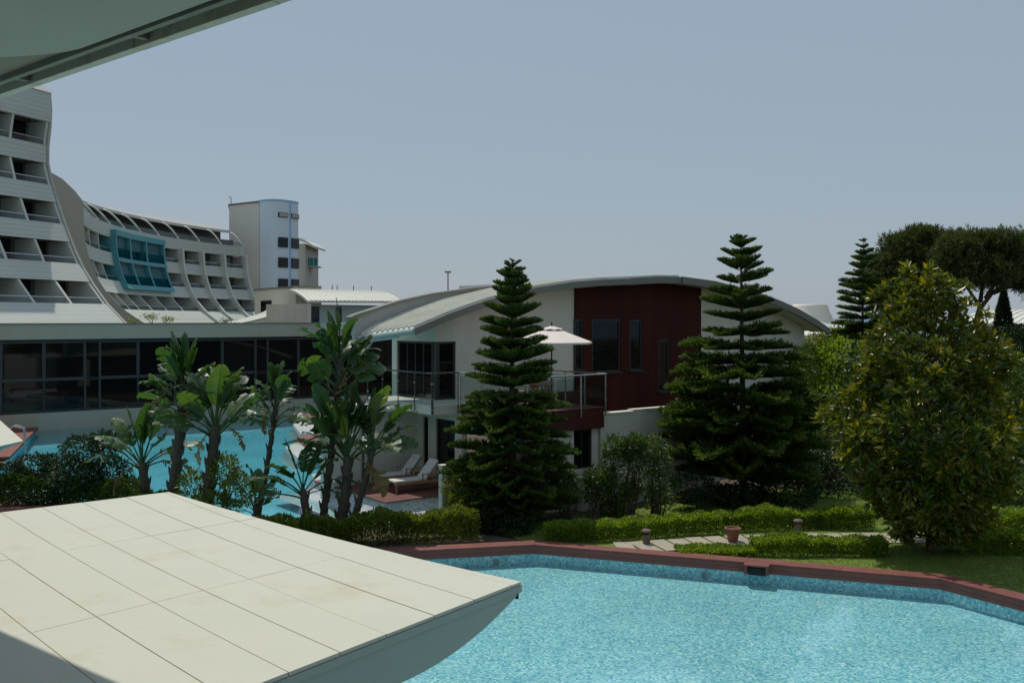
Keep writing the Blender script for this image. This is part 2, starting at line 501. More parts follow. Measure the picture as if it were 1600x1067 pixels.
# red timber coping round the near pool: a plank on top and a board facing the water for each stretch
cp = thing('pool_coping', (0, 25, 0.12), 'red brown timber coping edging the large mosaic pool', 'coping')
POOL_IN = offset(POOL, 0.06 if POOL_OUT == offset(POOL, -0.42 * SG) and SG == 1 else -0.06)
def inner(poly, d):
    a1 = offset(poly, d); a2 = offset(poly, -d)
    A = lambda p: abs(sum(p[i - 1][0] * p[i][1] - p[i][0] * p[i - 1][1] for i in range(len(p))))
    return a1 if A(a1) < A(a2) else a2
POOL_IN = inner(POOL, 0.05)
POOL_MID = inner(POOL_OUT, 0.235)
for i in range(0, 9):
    a0, a1 = POOL_OUT[i], POOL_OUT[i + 1]
    m0, m1 = POOL_MID[i], POOL_MID[i + 1]
    i0, i1 = POOL_IN[i], POOL_IN[i + 1]
    L = (Vector(a1) - Vector(a0)).length
    k = max(1, round(L / 2.4))
    for j in range(k):
        g = 0.003 / L
        t0, t1 = j / k + g, (j + 1) / k - g
        lp = lambda p, q, t: (p[0] + (q[0] - p[0]) * t, p[1] + (q[1] - p[1]) * t)
        dz = random.uniform(-0.003, 0.003)
        for (p0, p1, q0, q1, sh) in ((a0, a1, m0, m1, 0.0), (m0, m1, i0, i1, 0.01)):
            w = lambda p, q, t, f: lp(lp(p[0], p[1], t), lp(q[0], q[1], t), f)
            A, B, C, D = w((p0, p1), (q0, q1), t0, sh), w((p0, p1), (q0, q1), t1, sh), w((p0, p1), (q0, q1), t1, 0.985), w((p0, p1), (q0, q1), t0, 0.985)
            MB().hexa([(*p, 0.262) for p in (D, C, B, A)], [(*p, 0.30 + dz) for p in (D, C, B, A)]).build('plank', 'coping_wood', cp)
    for z0, z1, ins in ((0.155, 0.258, 0.0), (0.055, 0.150, 0.004)):
        pa, pb = Vector(i0), Vector(i1)
        ia, ib = Vector(POOL[i]), Vector(POOL[i + 1])
        q = [pa, pb, ib + (ib - pb) * 0.3, ia + (ia - pa) * 0.3]
        MB().hexa([(p.x, p.y, z0) for p in q], [(p.x, p.y, z1) for p in q]).build('side_board', 'coping_wood', cp)
# skimmer let into the coping
e = (Vector(POOL[7]) - Vector(POOL[6])).normalized(); nn = Vector((-e.y, e.x)); nn = nn if nn.y < 0 else -nn
c0 = Vector(POOL[6]) + e * 0.25 + nn * 0.05
fr = lambda a, b, z: (c0.x + e.x * a + nn.x * b, c0.y + e.y * a + nn.y * b, z)
sk = thing('pool_skimmer', (c0.x, c0.y, 0.0), 'square skimmer inlet with red timber lid set in the pool coping', 'skimmer')
MB().box(-0.30, 0.30, 0.0, 0.26, 0.262, 0.306, fr).build('lid', 'coping_wood', sk, bevel=0.006)
MB().box(-0.29, -0.22, 0.0, 0.22, 0.06, 0.258, fr).build('cheek', 'coping_wood', sk)
MB().box(0.22, 0.29, 0.0, 0.22, 0.06, 0.258, fr).build('cheek', 'coping_wood', sk)
MB().box(-0.215, 0.215, 0.03, 0.10, 0.02, 0.20, fr).build('inlet', 'rubber', sk)
# round lights under the water on the pool wall
def pool_lamp(px, which):
    for i in range(4, 8):
        a, b = Vector(POOL[i]), Vector(POOL[i + 1])
        for t in np.linspace(0, 1, 200):
            p = a.lerp(b, float(t))
            if abs(800 + 1500 * p.x / p.y - px) < 1.6:
                ee = (b - a).normalized(); n_ = Vector((-ee.y, ee.x)); n_ = n_ if n_.y < 0 else -n_
                la = thing('pool_light', (p.x, p.y, -0.12), which, 'pool light', 'lights in the pool wall')
                q = [Vector((p.x, p.y, -0.12)) + Vector((n_.x, n_.y, 0)) * d for d in (0.0, 0.02)]
                MB().tube(q, 0.11, 16).build('rim', 'teal_render', la)
                MB().tube([q[1], q[1] + Vector((n_.x, n_.y, 0)) * 0.01], 0.085, 16).build('lens', 'rail_glass', la)
                return
pool_lamp(775, 'round underwater light in the pool wall near the coping corner by the white canopy')
pool_lamp(1102, 'round underwater light in the pool wall left of the skimmer')

# ================================================================ wings of the building the camera stands in
TIP = Vector((0.09, 9.5)); FAR = Vector((-5.15, 14.4)); AX = (FAR - TIP).normalized(); BX = Vector((-0.58, -0.815)); BX1 = Vector((-0.75, -0.66))
ZW = EYE - 2.6
LA = 7.17
def sag(a): return -0.05 * 4 * (a / LA) * (1 - a / LA)
CUT = 0.7                                  # the panels run at a slight angle to the outer edge
def edge(a): return CUT * max(0.0, a) / LA
def wing_pt(a, b, z):
    p = (TIP + BX * b).lerp(FAR + BX1 * (b - CUT), a / LA)
    return (p.x, p.y, ZW + z + sag(a))
wing = thing('canopy_wing', (*(TIP + AX * 3.5 + BX * 3), 0.0), 'large off white panelled canopy wing with curved underside in the foreground', 'canopy')
ORG[wing] = Vector(wing.location)
bl = [0.0, 0.16, 0.76, 1.33, 1.94, 2.47, 2.99, 3.55, 4.12, 4.70, 5.3, 5.9, 6.5, 7.1]
al = [0.0, 2.32, 4.78, LA]
def slab(mb, a0, a1, b0, b1, z0, z1, k=6, ins=0.0):
    for i in range(k):
        p, q = a0 + (a1 - a0) * i / k, a0 + (a1 - a0) * (i + 1) / k
        lim = lambda a, b: (a, max(b, edge(a) + ins))
        c = [lim(p, b0), lim(p, b1), lim(q, b1), lim(q, b0)]
        bt = [wing_pt(a, b, z0) for a, b in c]; tp = [wing_pt(a, b, z1) for a, b in c]
        mb.add(bt + tp, [(4, 7, 6, 5), (0, 1, 5, 4) if i == 0 else (0, 4, 5), (1, 2, 6, 5), (3, 0, 4, 7)] if i == 0 else [(4, 7, 6, 5), (1, 2, 6, 5), (3, 0, 4, 7)])
        if i == k - 1:
            mb.add(bt + tp, [(2, 3, 7, 6)])
for i in range(len(bl) - 1):
    rows = [(0.0, 1.58)] if i == 0 else list(zip(al[:-1], al[1:]))
    for j, (a0, a1) in enumerate(rows):
        g = 0.0045
        mb = MB()
        dz = random.uniform(-0.0025, 0.0025)
        slab(mb, a0 + (0 if j == 0 else g), a1 - g * (a1 < LA), bl[i] + (g if i else 0), bl[i + 1] - g, -0.030, dz)
        mb.build('panel', 'wing_panel', wing)
mb = MB(); slab(mb, 0.012, LA - 0.012, 0.012, 7.09, -0.06, -0.006, 12, 0.012); mb.build('backing', 'wing_joint', wing)
def hull(b): return 0.07 + 0.36 * (1 - (1 - min(b / 1.7, 1.0)) ** 2.0)
mb = MB(); bs = list(np.linspace(0.006, 1.7, 18)) + [3, 5, 7.09]
na = 12
for ia in range(na + 1):
    a = 0.006 + (LA - 0.012) * ia / na
    mb.v += [wing_pt(a, b + edge(a), -0.031) for b in bs] + [wing_pt(a, b + edge(a), -0.031 - hull(b)) for b in bs]
nb = len(bs); st = 2 * nb
for ia in range(na):
    o = ia * st
    for k in range(nb - 1):
        mb.f.append((o + nb + k, o + st + nb + k, o + st + nb + k + 1, o + nb + k + 1))
    mb.f.append((o, o + st, o + st + nb, o + nb))
for k in range(nb - 1):
    mb.f.append((k, nb + k, nb + k + 1, k + 1))
    o = na * st
    mb.f.append((o + k, o + k + 1, o + nb + k + 1, o + nb + k))
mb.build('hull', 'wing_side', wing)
mb = MB()
for k in range(10):
    p, q = 0.0 + 7 * k / 10, 0.7 * (k + 1)
    mb.hexa([wing_pt(-0.012, p, -0.10), wing_pt(-0.012, q, -0.10), wing_pt(-0.004, q, -0.10), wing_pt(-0.004, p, -0.10)], [wing_pt(-0.012, p, -0.034), wing_pt(-0.012, q, -0.034), wing_pt(-0.004, q, -0.034), wing_pt(-0.004, p, -0.034)])
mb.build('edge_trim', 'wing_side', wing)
mb = MB(); c = wing_pt(0.02, 0.05, -0.14)
mb.box(c[0] - 0.018, c[0] + 0.018, c[1] - 0.018, c[1] + 0.018, c[2] - 0.02, c[2] + 0.05); mb.build('drain_spout', 'rubber', wing)
# the roof edge overhead
UZ = 2.4
E0, E1 = at(0, 155, UZ * 1500 / 342), at(460, 0, UZ * 1500 / 497)
ed = Vector((E1.x - E0.x, E1.y - E0.y)).normalized(); en = Vector((ed.y, -ed.x)); en = en if en.y > 0 else -en
Zs = EYE + UZ
uf = lambda a, b, z: (E0.x + ed.x * a + en.x * b, E0.y + ed.y * a + en.y * b, Zs + z)     # a along the edge, b outwards
roof = thing('overhead_roof', (E0.x, E0.y, 0), 'pale soffit and gutter edge of the roof overhang above the viewer', 'roof')
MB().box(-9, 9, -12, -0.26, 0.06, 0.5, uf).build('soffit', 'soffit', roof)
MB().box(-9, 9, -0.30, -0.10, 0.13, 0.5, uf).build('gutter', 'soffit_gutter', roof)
for k in range(9):
    MB().box(-9 + 2 * k + 0.004, -7 + 2 * k - 0.004, -0.098, 0.0, 0.0 + 0.002 * (k % 2), 0.5, uf).build('gutter_lip', 'soffit_lip', roof, bevel=0.006)
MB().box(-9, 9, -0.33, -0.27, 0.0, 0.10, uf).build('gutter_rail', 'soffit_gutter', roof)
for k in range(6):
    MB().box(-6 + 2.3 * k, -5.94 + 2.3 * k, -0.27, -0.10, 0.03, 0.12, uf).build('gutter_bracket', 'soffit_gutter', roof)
mb = MB(); arc = []
for t in np.linspace(0, 1, 24):
    arc.append((0.2 + 4.2 * t, -0.36 - 2.6 * (1 - math.sin(math.pi / 2 * t) ** 0.9) ))
arc = [(4.4 - 0.0 + 4.5, -0.36)] + [(2.55 + 1.0 * 0, -0.36)] + [(2.55 - 3.4 * t, -0.36 - 2.9 * t ** 1.55) for t in np.linspace(0.05, 1, 20)] + [(-0.85, -12), (8.9, -12)]
n_ = len(arc)
mb.add([uf(a, b, 0.02) for a, b in arc] + [uf(a, b, 0.056) for a, b in arc], [tuple(range(n_)), tuple(range(2 * n_ - 1, n_ - 1, -1))] + [(i, (i + 1) % n_, n_ + (i + 1) % n_, n_ + i) for i in range(n_)])
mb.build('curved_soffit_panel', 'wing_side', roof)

# ================================================================ glazed corridor across the lagoon
C0 = Vector((-28.1, 52.8)); CD = Vector((14.5, 11.1)).normalized(); CN = Vector((-CD.y, CD.x))
cf = lambda t, w, z: (C0.x + CD.x * t + CN.x * w, C0.y + CD.y * t + CN.y * w, z)    # t along, w away from the camera
cor = thing('glazed_corridor', cf(9, 3, 0.0), 'long low building with dark glass front and white fascia over the lagoon', 'building')
T0, T1 = -10.0, 30.0
MB().box(T0, T1, -0.25, 6.5, 5.12, 6.0, cf).build('roof_fascia', 'fascia_light', cor)
MB().box(T0, T1, -0.30, -0.25, 5.96, 6.03, cf).build('roof_capping', 'fascia', cor)
MB().box(T0, T1, -0.05, 6.0, -0.9, 0.98, cf).build('base_wall', 'fascia_light', cor)
MB().box(T0, T1, 0.35, 6.0, 0.99, 5.11, cf).build('interior', 'frame_dark', cor)
MB().box(T0, T1, 0.0, 0.34, 4.98, 5.11, cf).build('head_frame', 'frame_dark', cor)
MB().box(T0, T1, 0.0, 0.34, 0.985, 1.07, cf).build('sill_frame', 'frame_dark', cor)
PER = 5.15; NW = 0.8
t = 4.34 - 3 * PER + NW
def frame_win(t0, t1, z0, z1, b, mat='frame_grey'):
    w = MB()
    w.box(t0, t0 + b, 0.02, 0.12, z0, z1, cf); w.box(t1 - b, t1, 0.02, 0.12, z0, z1, cf)
    w.box(t0 + b, t1 - b, 0.02, 0.12, z0, z0 + b, cf); w.box(t0 + b, t1 - b, 0.02, 0.12, z1 - b, z1, cf)
    wo = w.build('window', mat, cor)
    MB().box(t0 + b, t1 - b, 0.06, 0.075, z0 + b, z1 - b, cf).build('pane', 'glass_dark', wo)
while t < T1 - PER:
    wd = (PER - NW) / 2
    for k in range(2):
        frame_win(t + k * wd + 0.01, t + (k + 1) * wd - 0.01, 2.86, 4.975, 0.075)
        frame_win(t + k * wd + 0.01, t + (k + 1) * wd - 0.01, 1.075, 2.80, 0.05, 'frame_dark')
    frame_win(t + PER - NW + 0.01, t + PER - 0.01, 2.86, 4.975, 0.05, 'frame_dark')
    frame_win(t + PER - NW + 0.01, t + PER - 0.01, 1.075, 2.80, 0.05, 'frame_dark')
    for q in (t, t + PER - NW):
        MB().box(q - 0.05, q + 0.05, -0.03, 0.015, 1.07, 4.98, cf).build('mullion', 'frame_grey', cor)
    MB().box(t + 0.06, t + PER - NW - 0.06, -0.01, 0.015, 2.80, 2.86, cf).build('transom', 'frame_grey', cor)
    t += PER

# ================================================================ the curved hotel
def interp(tab):
    zs = [a for a, b in tab]; ss = [b for a, b in tab]
    return lambda z: float(np.interp(z, zs, ss))
S_far = interp([(3.6, 9.2), (5.0, 6.3), (5.8, 5.0), (7.2, 3.05), (8.6, 1.8), (9.6, 1.2), (10.8, 0.7), (12, 0.32), (13.2, 0.12), (14.8, 0), (16.2, 0)])
S_near = interp([(3.6, 11), (5.9, 7.5), (7.4, 5.7), (8.95, 4.3), (10.4, 3.2), (12, 2.35), (13.5, 1.65), (15, 1.0), (16.6, 0.4), (18, 0.0), (19.7, 0), (21.5, 0.35), (24, 0.1)])
HC, HR = Vector((17, 108)), 59.6
def plan_far(t):           # t metres along the arc from its near end
    th = rad(-24.8) + t / HR
    d = Vector((-math.cos(th), math.sin(th)))
    return HC + d * HR, -d
NP, ND = Vector((-35.4, 73)), Vector((-0.35, -0.94)).normalized()
NN = Vector((0.94, -0.35)).normalized()
def plan_near(t): return NP + ND * t, NN
def hp(plan, S, t, z, off=0.0):
    p, n = plan(t)
    q = p + n * (S(z) + off)
    return (q.x, q.y, z)
def strip(plan, S, t0, t1, z0, z1, thick, nt, nz=4, o0=0.0):
    """a curved band of the front: closed shell"""
    mb = MB()
    ts = np.linspace(t0, t1, nt + 1); zs = np.linspace(z0, z1, nz + 1)
    for off in (o0, o0 - thick):
        for tt in ts:
            for z in zs:
                mb.v.append(hp(plan, S, tt, z, off))
    w = nz + 1; o = (nt + 1) * w
    for i in range(nt):
        for k in range(nz):
            a = i * w + k
            mb.f.append((a, a + 1, a + w + 1, a + w)); mb.f.append((o + a, o + a + w, o + a + w + 1, o + a + 1))
        a = i * w
        mb.f.append((a, a + w, o + a + w, o + a)); b = a + nz
        mb.f.append((b, o + b, o + b + w, b + w))
    for i in (0, nt):
        for k in range(nz):
            a = i * w + k
            mb.f.append((a, o + a, o + a + 1, a + 1))
    return mb
def plate(plan, S, t, z0, z1, front, back_abs, th=0.2, nz=5):
    """a divider wall standing across the front; back_abs: offset from the datum or None for a thin rib"""
    mb = MB(); zs = np.linspace(z0, z1, nz + 1)
    for tt in (t - th / 2, t + th / 2):
        p, n = plan(tt)
        for z in zs:
            for s in (S(z) + front, back_abs if back_abs is not None else S(z) - 0.3):
                q = p + n * s
                mb.v.append((q.x, q.y, z))
    w = 2 * (nz + 1)
    for k in range(nz):
        a = 2 * k
        mb.f += [(a, a + 1, a + 3, a + 2), (w + a, w + a + 2, w + a + 3, w + a + 1), (a, a + 2, w + a + 2, w + a), (a + 1, w + a + 1, w + a + 3, a + 3)]
    mb.f += [(0, w, w + 1, 1), (2 * nz, 2 * nz + 1, w + 2 * nz + 1, w + 2 * nz)]
    return mb
def floors(root, plan, S, tops, sp_h, bays, bw, nt, skip=(), fin_out=-0.08, t_start=0.0):
    for fi, top in enumerate(tops):
        strip(plan, S, t_start, t_start + bays * bw, top - sp_h, top, 0.25, nt).build('spandrel', 'hotel_clad', root)
        if fi == 0: continue
        zb, zt = top, tops[fi - 1] - sp_h
        bk = S(zt) - 1.9
        for b in range(bays):
            if (fi, b) in skip: pass
            t0, t1 = t_start + b * bw, t_start + (b + 1) * bw
            mb = MB()
            p0, n0 = plan(t0); p1, n1 = plan(t1)
            q = [p0 + n0 * bk, p1 + n1 * bk, p1 + n1 * (bk - 0.2), p0 + n0 * (bk - 0.2)]
            q = q[::-1]
            mb.hexa([(v.x, v.y, zb - 0.9) for v in q], [(v.x, v.y, zt + (2.3 if fi == 1 else 0.3)) for v in q])
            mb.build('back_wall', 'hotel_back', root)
            pm0, nm0 = plan(t0 + bw * 0.15); pm1, nm1 = plan(t0 + bw * 0.55)
            q = [pm0 + nm0 * (bk + 0.04), pm1 + nm1 * (bk + 0.04), pm1 + nm1 * (bk + 0.01), pm0 + nm0 * (bk + 0.01)][::-1]
            MB().hexa([(v.x, v.y, zb - 0.9) for v in q], [(v.x, v.y, zt) for v in q]).build('balcony_door', 'glass_dark', root)
            if random.random() < 0.45:
                c0_ = random.choice((0.60, 0.66)); pm0, nm0 = plan(t0 + bw * c0_); pm1, nm1 = plan(t0 + bw * random.uniform(0.74, 0.9))
                q = [pm0 + nm0 * (bk + 0.05), pm1 + nm1 * (bk + 0.05), pm1 + nm1 * (bk + 0.01), pm0 + nm0 * (bk + 0.01)][::-1]
                MB().hexa([(v.x, v.y, zb - 0.9) for v in q], [(v.x, v.y, zt - 0.1) for v in q]).build('curtain', 'curtain', root)
            r = strip(plan, S, t0 + 0.14, t1 - 0.14, zb + 0.01, zb + 0.42, 0.02, 2, 1, -0.12).build('railing_glass', 'rail_glass', root)
            strip(plan, S, t0 + 0.14, t1 - 0.14, zb + 0.425, zb + 0.475, 0.05, 2, 1, -0.10).build('handrail', 'steel', r)
        for b in range(bays + 1):
            plate(plan, S, t_start + b * bw + (0.1 if b == 0 else -0.1 if b == bays else 0), zb + 0.004, zt - 0.004, fin_out, bk + 0.01).build('fin', 'hotel_fin', root)
        # slab between the floors
        mb = MB(); ts = np.linspace(t_start, t_start + bays * bw, nt + 1)
        for tt in ts:
            p, n = plan(tt)
            for z in (top - 1.15, top - 0.95):
                for s in (S(top - 1.15) - 0.26, bk - 0.19):
                    v = p + n * s; mb.v.append((v.x, v.y, z))
        for i in range(nt):
            a = 4 * i
            mb.f += [(a, a + 4, a + 5, a + 1), (a + 2, a + 3, a + 7, a + 6)]
        mb.build('floor_slab', 'hotel_wall', root)
ns = thing('hotel_wing', (-36, 70, 0.12), 'tall white hotel block with stacked balconies at the left edge', 'building')
BW = 3.2
ntops = [24.2, 19.45, 16.42, 13.4, 10.38, 7.36]
floors(ns, plan_near, S_near, [22.6] + ntops[1:], 1.35, 6, BW, 12)
strip(plan_near, S_near, -0.15, 19.2, 21.2, 23.4, 0.4, 12, o0=0.06).build('roof_band', 'hotel_clad', ns)
strip(plan_near, S_near, -0.1, 19.2, 3.4, 6.0, 0.3, 12).build('base_band', 'hotel_clad', ns)
mb = MB(); q = [NP + ND * -0.3 + NN * 0.3, NP + ND * -0.3 + NN * -14, NP + ND * 19 + NN * -14, NP + ND * 19 + NN * 0.3]
mb.hexa([(v.x, v.y, 23.42) for v in q], [(v.x, v.y, 24.0) for v in [NP + ND * -0.3 + NN * -0.5, NP + ND * -0.3 + NN * -14, NP + ND * 19 + NN * -14, NP + ND * 19 + NN * -0.5]]).build('roof', 'hotel_roof', ns)
def gable(plan, S, t, z_lo, z_hi, back, th, roofpts):
    p, n = plan(t); tp, _ = plan(t + 0.5); tg = (tp - p).normalized()
    zs = np.linspace(z_lo, z_hi, 16)
    prof = [(S(z) + 0.05, z) for z in zs] + roofpts + [(back, z_lo)]
    mb = MB(); k = len(prof)
    for d in (0, th):
        for s, z in prof:
            v = p + n * s + tg * d
            mb.v.append((v.x, v.y, z))
    mb.f = [tuple(range(k)), tuple(range(2 * k - 1, k - 1, -1))] + [(i, k + i, k + (i + 1) % k, (i + 1) % k) for i in range(k)]
    return mb
gable(plan_near, S_near, -0.24, 3.4, 23.42, -14, 0.2, [(-14, 23.42)]).build('end_wall', 'hotel_wall', ns)
fs_ = thing('hotel_crescent', (-40, 108, 0.12), 'long concave white hotel wing with swept base and teal balcony box', 'building')
NB = 11; FW = 2 * rad(24.8) * HR / NB
ftops = [16.2, 13.2, 10.2, 7.2]
floors(fs_, plan_far, S_far, ftops, 1.36, NB, FW, 44)
strip(plan_far, S_far, 0, NB * FW, 3.6, 5.84, 0.3, 44).build('base_band', 'hotel_clad', fs_)
gable(plan_far, S_far, -0.42, 3.6, 16.3, -14, 0.4, [(-0.6, 17.2), (-1.6, 18.2), (-3.2, 19.1), (-6, 19.9), (-14, 20.2)]).build('end_wall', 'hotel_wall', fs_)
# swept ribs at the far end
for i in (8, 9, 10, 11):
    plate(plan_far, S_far, i * FW - (0.15 if i == 11 else 0), 4.4, 15.0, 0.55, None, 0.35, 20).build('swept_rib', 'hotel_fin', fs_)
# top storey: terrace under a raised roof with curved white struts
def ring(s0, z0, s1, z1, th, t0, t1, nt=44):
    mb = MB()
    for tt in np.linspace(t0, t1, nt + 1):
        p, n = plan_far(tt)
        for s, z in ((s0, z0), (s1, z1), (s1, z1 + th), (s0, z0 + th)):
            v = p + n * s; mb.v.append((v.x, v.y, z))
    for i in range(nt):
        a = 4 * i
        mb.f += [(a, a + 4, a + 5, a + 1), (a + 1, a + 5, a + 6, a + 2), (a + 2, a + 6, a + 7, a + 3), (a + 3, a + 7, a + 4, a)]
    mb.f += [(0, 1, 2, 3), (4 * nt + 3, 4 * nt + 2, 4 * nt + 1, 4 * nt)]
    return mb
TT = NB * FW
ring(-2.6, 18.3, -6.0, 19.3, 0.25, 0, TT).build('roof', 'hotel_roof', fs_)
ring(-6.0, 19.3, -14, 19.5, 0.25, 0, TT).build('roof', 'hotel_roof', fs_)
ring(-2.38, 18.2, -2.62, 18.2, 0.2, 0, TT).build('roof_beam', 'hotel_fin', fs_)
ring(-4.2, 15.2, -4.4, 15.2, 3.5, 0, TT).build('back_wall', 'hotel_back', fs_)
ring(-0.26, 15.1, -4.2, 15.1, 0.2, 0, TT).build('floor_slab', 'hotel_wall', fs_)
for b in range(NB + 1):
    t = b * FW + (0.12 if b == 0 else -0.12 if b == NB else 0)
    pts = []
    for k in range(7):
        f = k / 6
        p, n = plan_far(t); v = p + n * (-2.4 + 2.3 * f)
        pts.append((v.x, v.y, 18.25 - 2.05 * f ** 1.6))
    MB().tube(pts, 0.11, 6).build('roof_strut', 'hotel_fin', fs_)
    if b < NB:
        strip(plan_far, S_far, t + 0.2, t + FW - 0.2, 16.21, 16.75, 0.02, 2, 1, -0.12).build('railing_glass', 'rail_glass', fs_)
# teal balcony box over three bays and two floors
tb0, tb1 = 4 * FW, 7 * FW
Sb = interp([(9.4, 2.9), (15.8, 0.35)])
for z0, z1 in ((9.45, 9.95), (12.35, 12.75), (15.05, 15.65)):
    strip(plan_far, S_far, tb0 - 0.2, tb1 + 0.2, z0, z1, 1.2, 8, 2, 0.6).build('teal_beam', 'teal_paint', fs_)
for i in range(4):
    plate(plan_far, S_far, tb0 + i * FW, 9.96, 15.04, 0.55, -1.2, 0.3, 12).build('teal_fin', 'teal_paint', fs_)
    if i < 3:
        for z0 in (9.96, 12.76):
            strip(plan_far, S_far, tb0 + i * FW + 0.2, tb0 + (i + 1) * FW - 0.2, z0, z0 + 1.0, 0.03, 3, 2, 0.45).build('teal_railing', 'teal_glass', fs_)
            strip(plan_far, S_far, tb0 + i * FW + 0.16, tb0 + (i + 1) * FW - 0.16, z0, z0 + 2.27, 0.1, 3, 2, 0.13).build('teal_panel', 'teal_paint_dark', fs_)
# stair tower
tw = thing('stair_tower', (-36, 140, 0.12), 'tall pale blue stair tower with rounded front behind the hotel crescent', 'tower')
def rect(px0, Y0, px1, Y1):
    a, b = at(px0, 497, Y0), at(px1, 497, Y1)
    return Vector((a.x, a.y)), Vector((b.x, b.y))
a, b = rect(358, 140, 405, 136)
d = (b - a).normalized(); n_ = Vector((d.y, -d.x))
bk = Vector((-0.285, 1.0)) * 7
MB().prism([tuple(a), tuple(b), tuple(b + bk), tuple(a + bk)], 4, 22.7).build('stair_block', 'tower_wall', tw)
MB().prism([tuple(a - d * .1 + n_ * .1), tuple(b + d * .1 + n_ * .1), tuple(b + bk), tuple(a + bk - d * .1)], 22.7, 22.95).build('parapet', 'fascia', tw)
dr0, dr1 = rect(405.5, 135.9, 466, 138)
drum = []
for k in range(19):
    f = k / 18
    base = dr0.lerp(dr1, f)
    drum.append(tuple(base + Vector((0.15, -1)).normalized() * 2.4 * math.sin(math.pi * f) ** 0.8))
drum += [tuple(dr1 + Vector((-1.9, 7))), tuple(dr0 + Vector((-1.9, 7)))]
MB().prism(drum, 4, 22.75).build('drum', 'tower_blue', tw)
MB().prism([tuple(Vector(p) + (Vector(p) - (dr0 + dr1) / 2 - Vector((0, 3))).normalized() * 0.08) for p in drum], 22.75, 23.0).build('drum_capping', 'tower_band', tw)
def drum_at(px):
    best = min(range(18), key=lambda k: abs(800 + 1500 * (drum[k][0] + drum[k + 1][0]) / (drum[k][1] + drum[k + 1][1]) - px))
    p = (Vector(drum[best]) + Vector(drum[best + 1])) / 2; e_ = (Vector(drum[best + 1]) - Vector(drum[best])).normalized()
    return p, e_
for px, wpx in ((442, 11.5), (461, 7.5)):
    p, e_ = drum_at(px)
    n2 = Vector((e_.y, -e_.x))
    hw = wpx / 1500 * 136 / 2 / max(0.35, abs(e_.x))
    tf = lambda a_, b_, z, p=p, e_=e_, n2=n2: (p.x + e_.x * a_ + n2.x * b_, p.y + e_.y * a_ + n2.y * b_, z)
    for y0, y1, mt in ((370.5, 386, 'glass_dark'), (402, 417.5, 'glass_dark'), (435, 449, 'glass_dark'), (332, 339, 'hotel_wall')):
        z1_, z0_ = EYE + (497 - y0) / 1500 * 135, EYE + (497 - y1) / 1500 * 135
        w = MB().box(-hw, hw, -0.3, 0.16, z0_, z1_, tf).build('window', 'frame_dark', tw)
        MB().box(-hw + 0.08, hw - 0.08, 0.161, 0.19, z0_ + 0.08, z1_ - 0.08, tf).build('pane', mt, w)
p, e_ = drum_at(453); n2 = Vector((e_.y, -e_.x))
MB().box(-0.1, 0.1, -0.1, 0.12, 4, 22.7, lambda a_, b_, z: (p.x + e_.x * a_ + n2.x * b_, p.y + e_.y * a_ + n2.y * b_, z)).build('blue_stripe', 'tower_band', tw)
q = at(361, 318, 141)
MB().tube([(q.x, q.y, 22.9), (q.x, q.y, 24.0), (q.x - 0.15, q.y, 24.15), (q.x - 0.35, q.y, 24.05)], 0.06, 5).build('vent_pipe', 'fascia', tw)
# rear wing with a cantilevered balcony behind the tower
rw = thing('rear_wing', (-29, 150, 0.12), 'narrow rear wing with curved roof and cantilevered balcony beside the blue tower', 'building')
a, b = at(455, 497, 148), at(477, 497, 148)
MB().box(a.x, b.x, 148, 158, 3, EYE + 11.5, None).build('wall', 'hotel_wall', rw)
mb = MB(); rp = [(462, 370), (468, 371), (476, 374), (482, 378), (487.5, 382)]
for (p0, p1) in zip(rp[:-1], rp[1:]):
    A, B = at(p0[0], p0[1], 147.5), at(p1[0], p1[1], 147.5)
    mb.hexa([(A.x, 147.5, A.z - 0.35), (B.x, 147.5, B.z - 0.35), (B.x, 158, B.z - 0.35), (A.x, 158, A.z - 0.35)], [(A.x, 147.5, A.z), (B.x, 147.5, B.z), (B.x, 158, B.z), (A.x, 158, A.z)])
mb.build('roof', 'roof_metal', rw)
A, B = at(477, 415, 150), at(496.5, 415, 150)
MB().box(A.x, B.x, 150, 153, A.z - 0.2, A.z, None).build('balcony_slab', 'hotel_wall', rw)
MB().box(A.x, B.x, 150.0, 150.04, A.z + 0.01, A.z + 1.25, None).build('balcony_glass', 'teal_glass', rw)
for k in range(4):
    x = A.x + (B.x - A.x) * k / 3
    MB().box(x - 0.03, x + 0.03, 149.93, 149.99, A.z + 0.01, A.z + 1.32, None).build('balcony_post', 'steel', rw)
MB().box(A.x, B.x, 149.9, 149.99, A.z + 1.33, A.z + 1.40, None).build('handrail', 'steel', rw)
# low pavilion with vaulted metal roof in front of the tower
pv = thing('vaulted_pavilion', (-20, 100, 0.12), 'low pavilion with pale vaulted metal roof and teal wall below the tower', 'building')
def pq(px, py, Y): p = at(px, py, Y); return (p.x, p.y, p.z)
prof = [(430, 452), (445, 452.3), (462, 453), (478, 460), (481, 469)]
F0 = [pq(430, 452, 104), pq(460, 458, 97), pq(481, 469.5, 95)]
ridge0, ridge1, eave1, eave0 = pq(448, 452, 106), pq(592, 455, 112), pq(628, 470, 104), pq(481, 469, 95)
mb = MB(); n1, n2_ = 24, 8
def roofp(f, g):
    r_ = Vector(ridge0).lerp(Vector(ridge1), f); e2 = Vector(eave0).lerp(Vector(eave1), f)
    v = r_.lerp(e2, g); v.z = r_.z + (e2.z - r_.z) * g ** 1.8 
    return v
for i in range(n1 + 1):
    for k in range(n2_ + 1):
        mb.v.append(tuple(roofp(i / n1, k / n2_)))
for i in range(n1 + 1):
    for k in range(n2_ + 1):
        v = roofp(i / n1, k / n2_); mb.v.append((v.x, v.y, v.z - 0.22))
w = n2_ + 1; o = (n1 + 1) * w
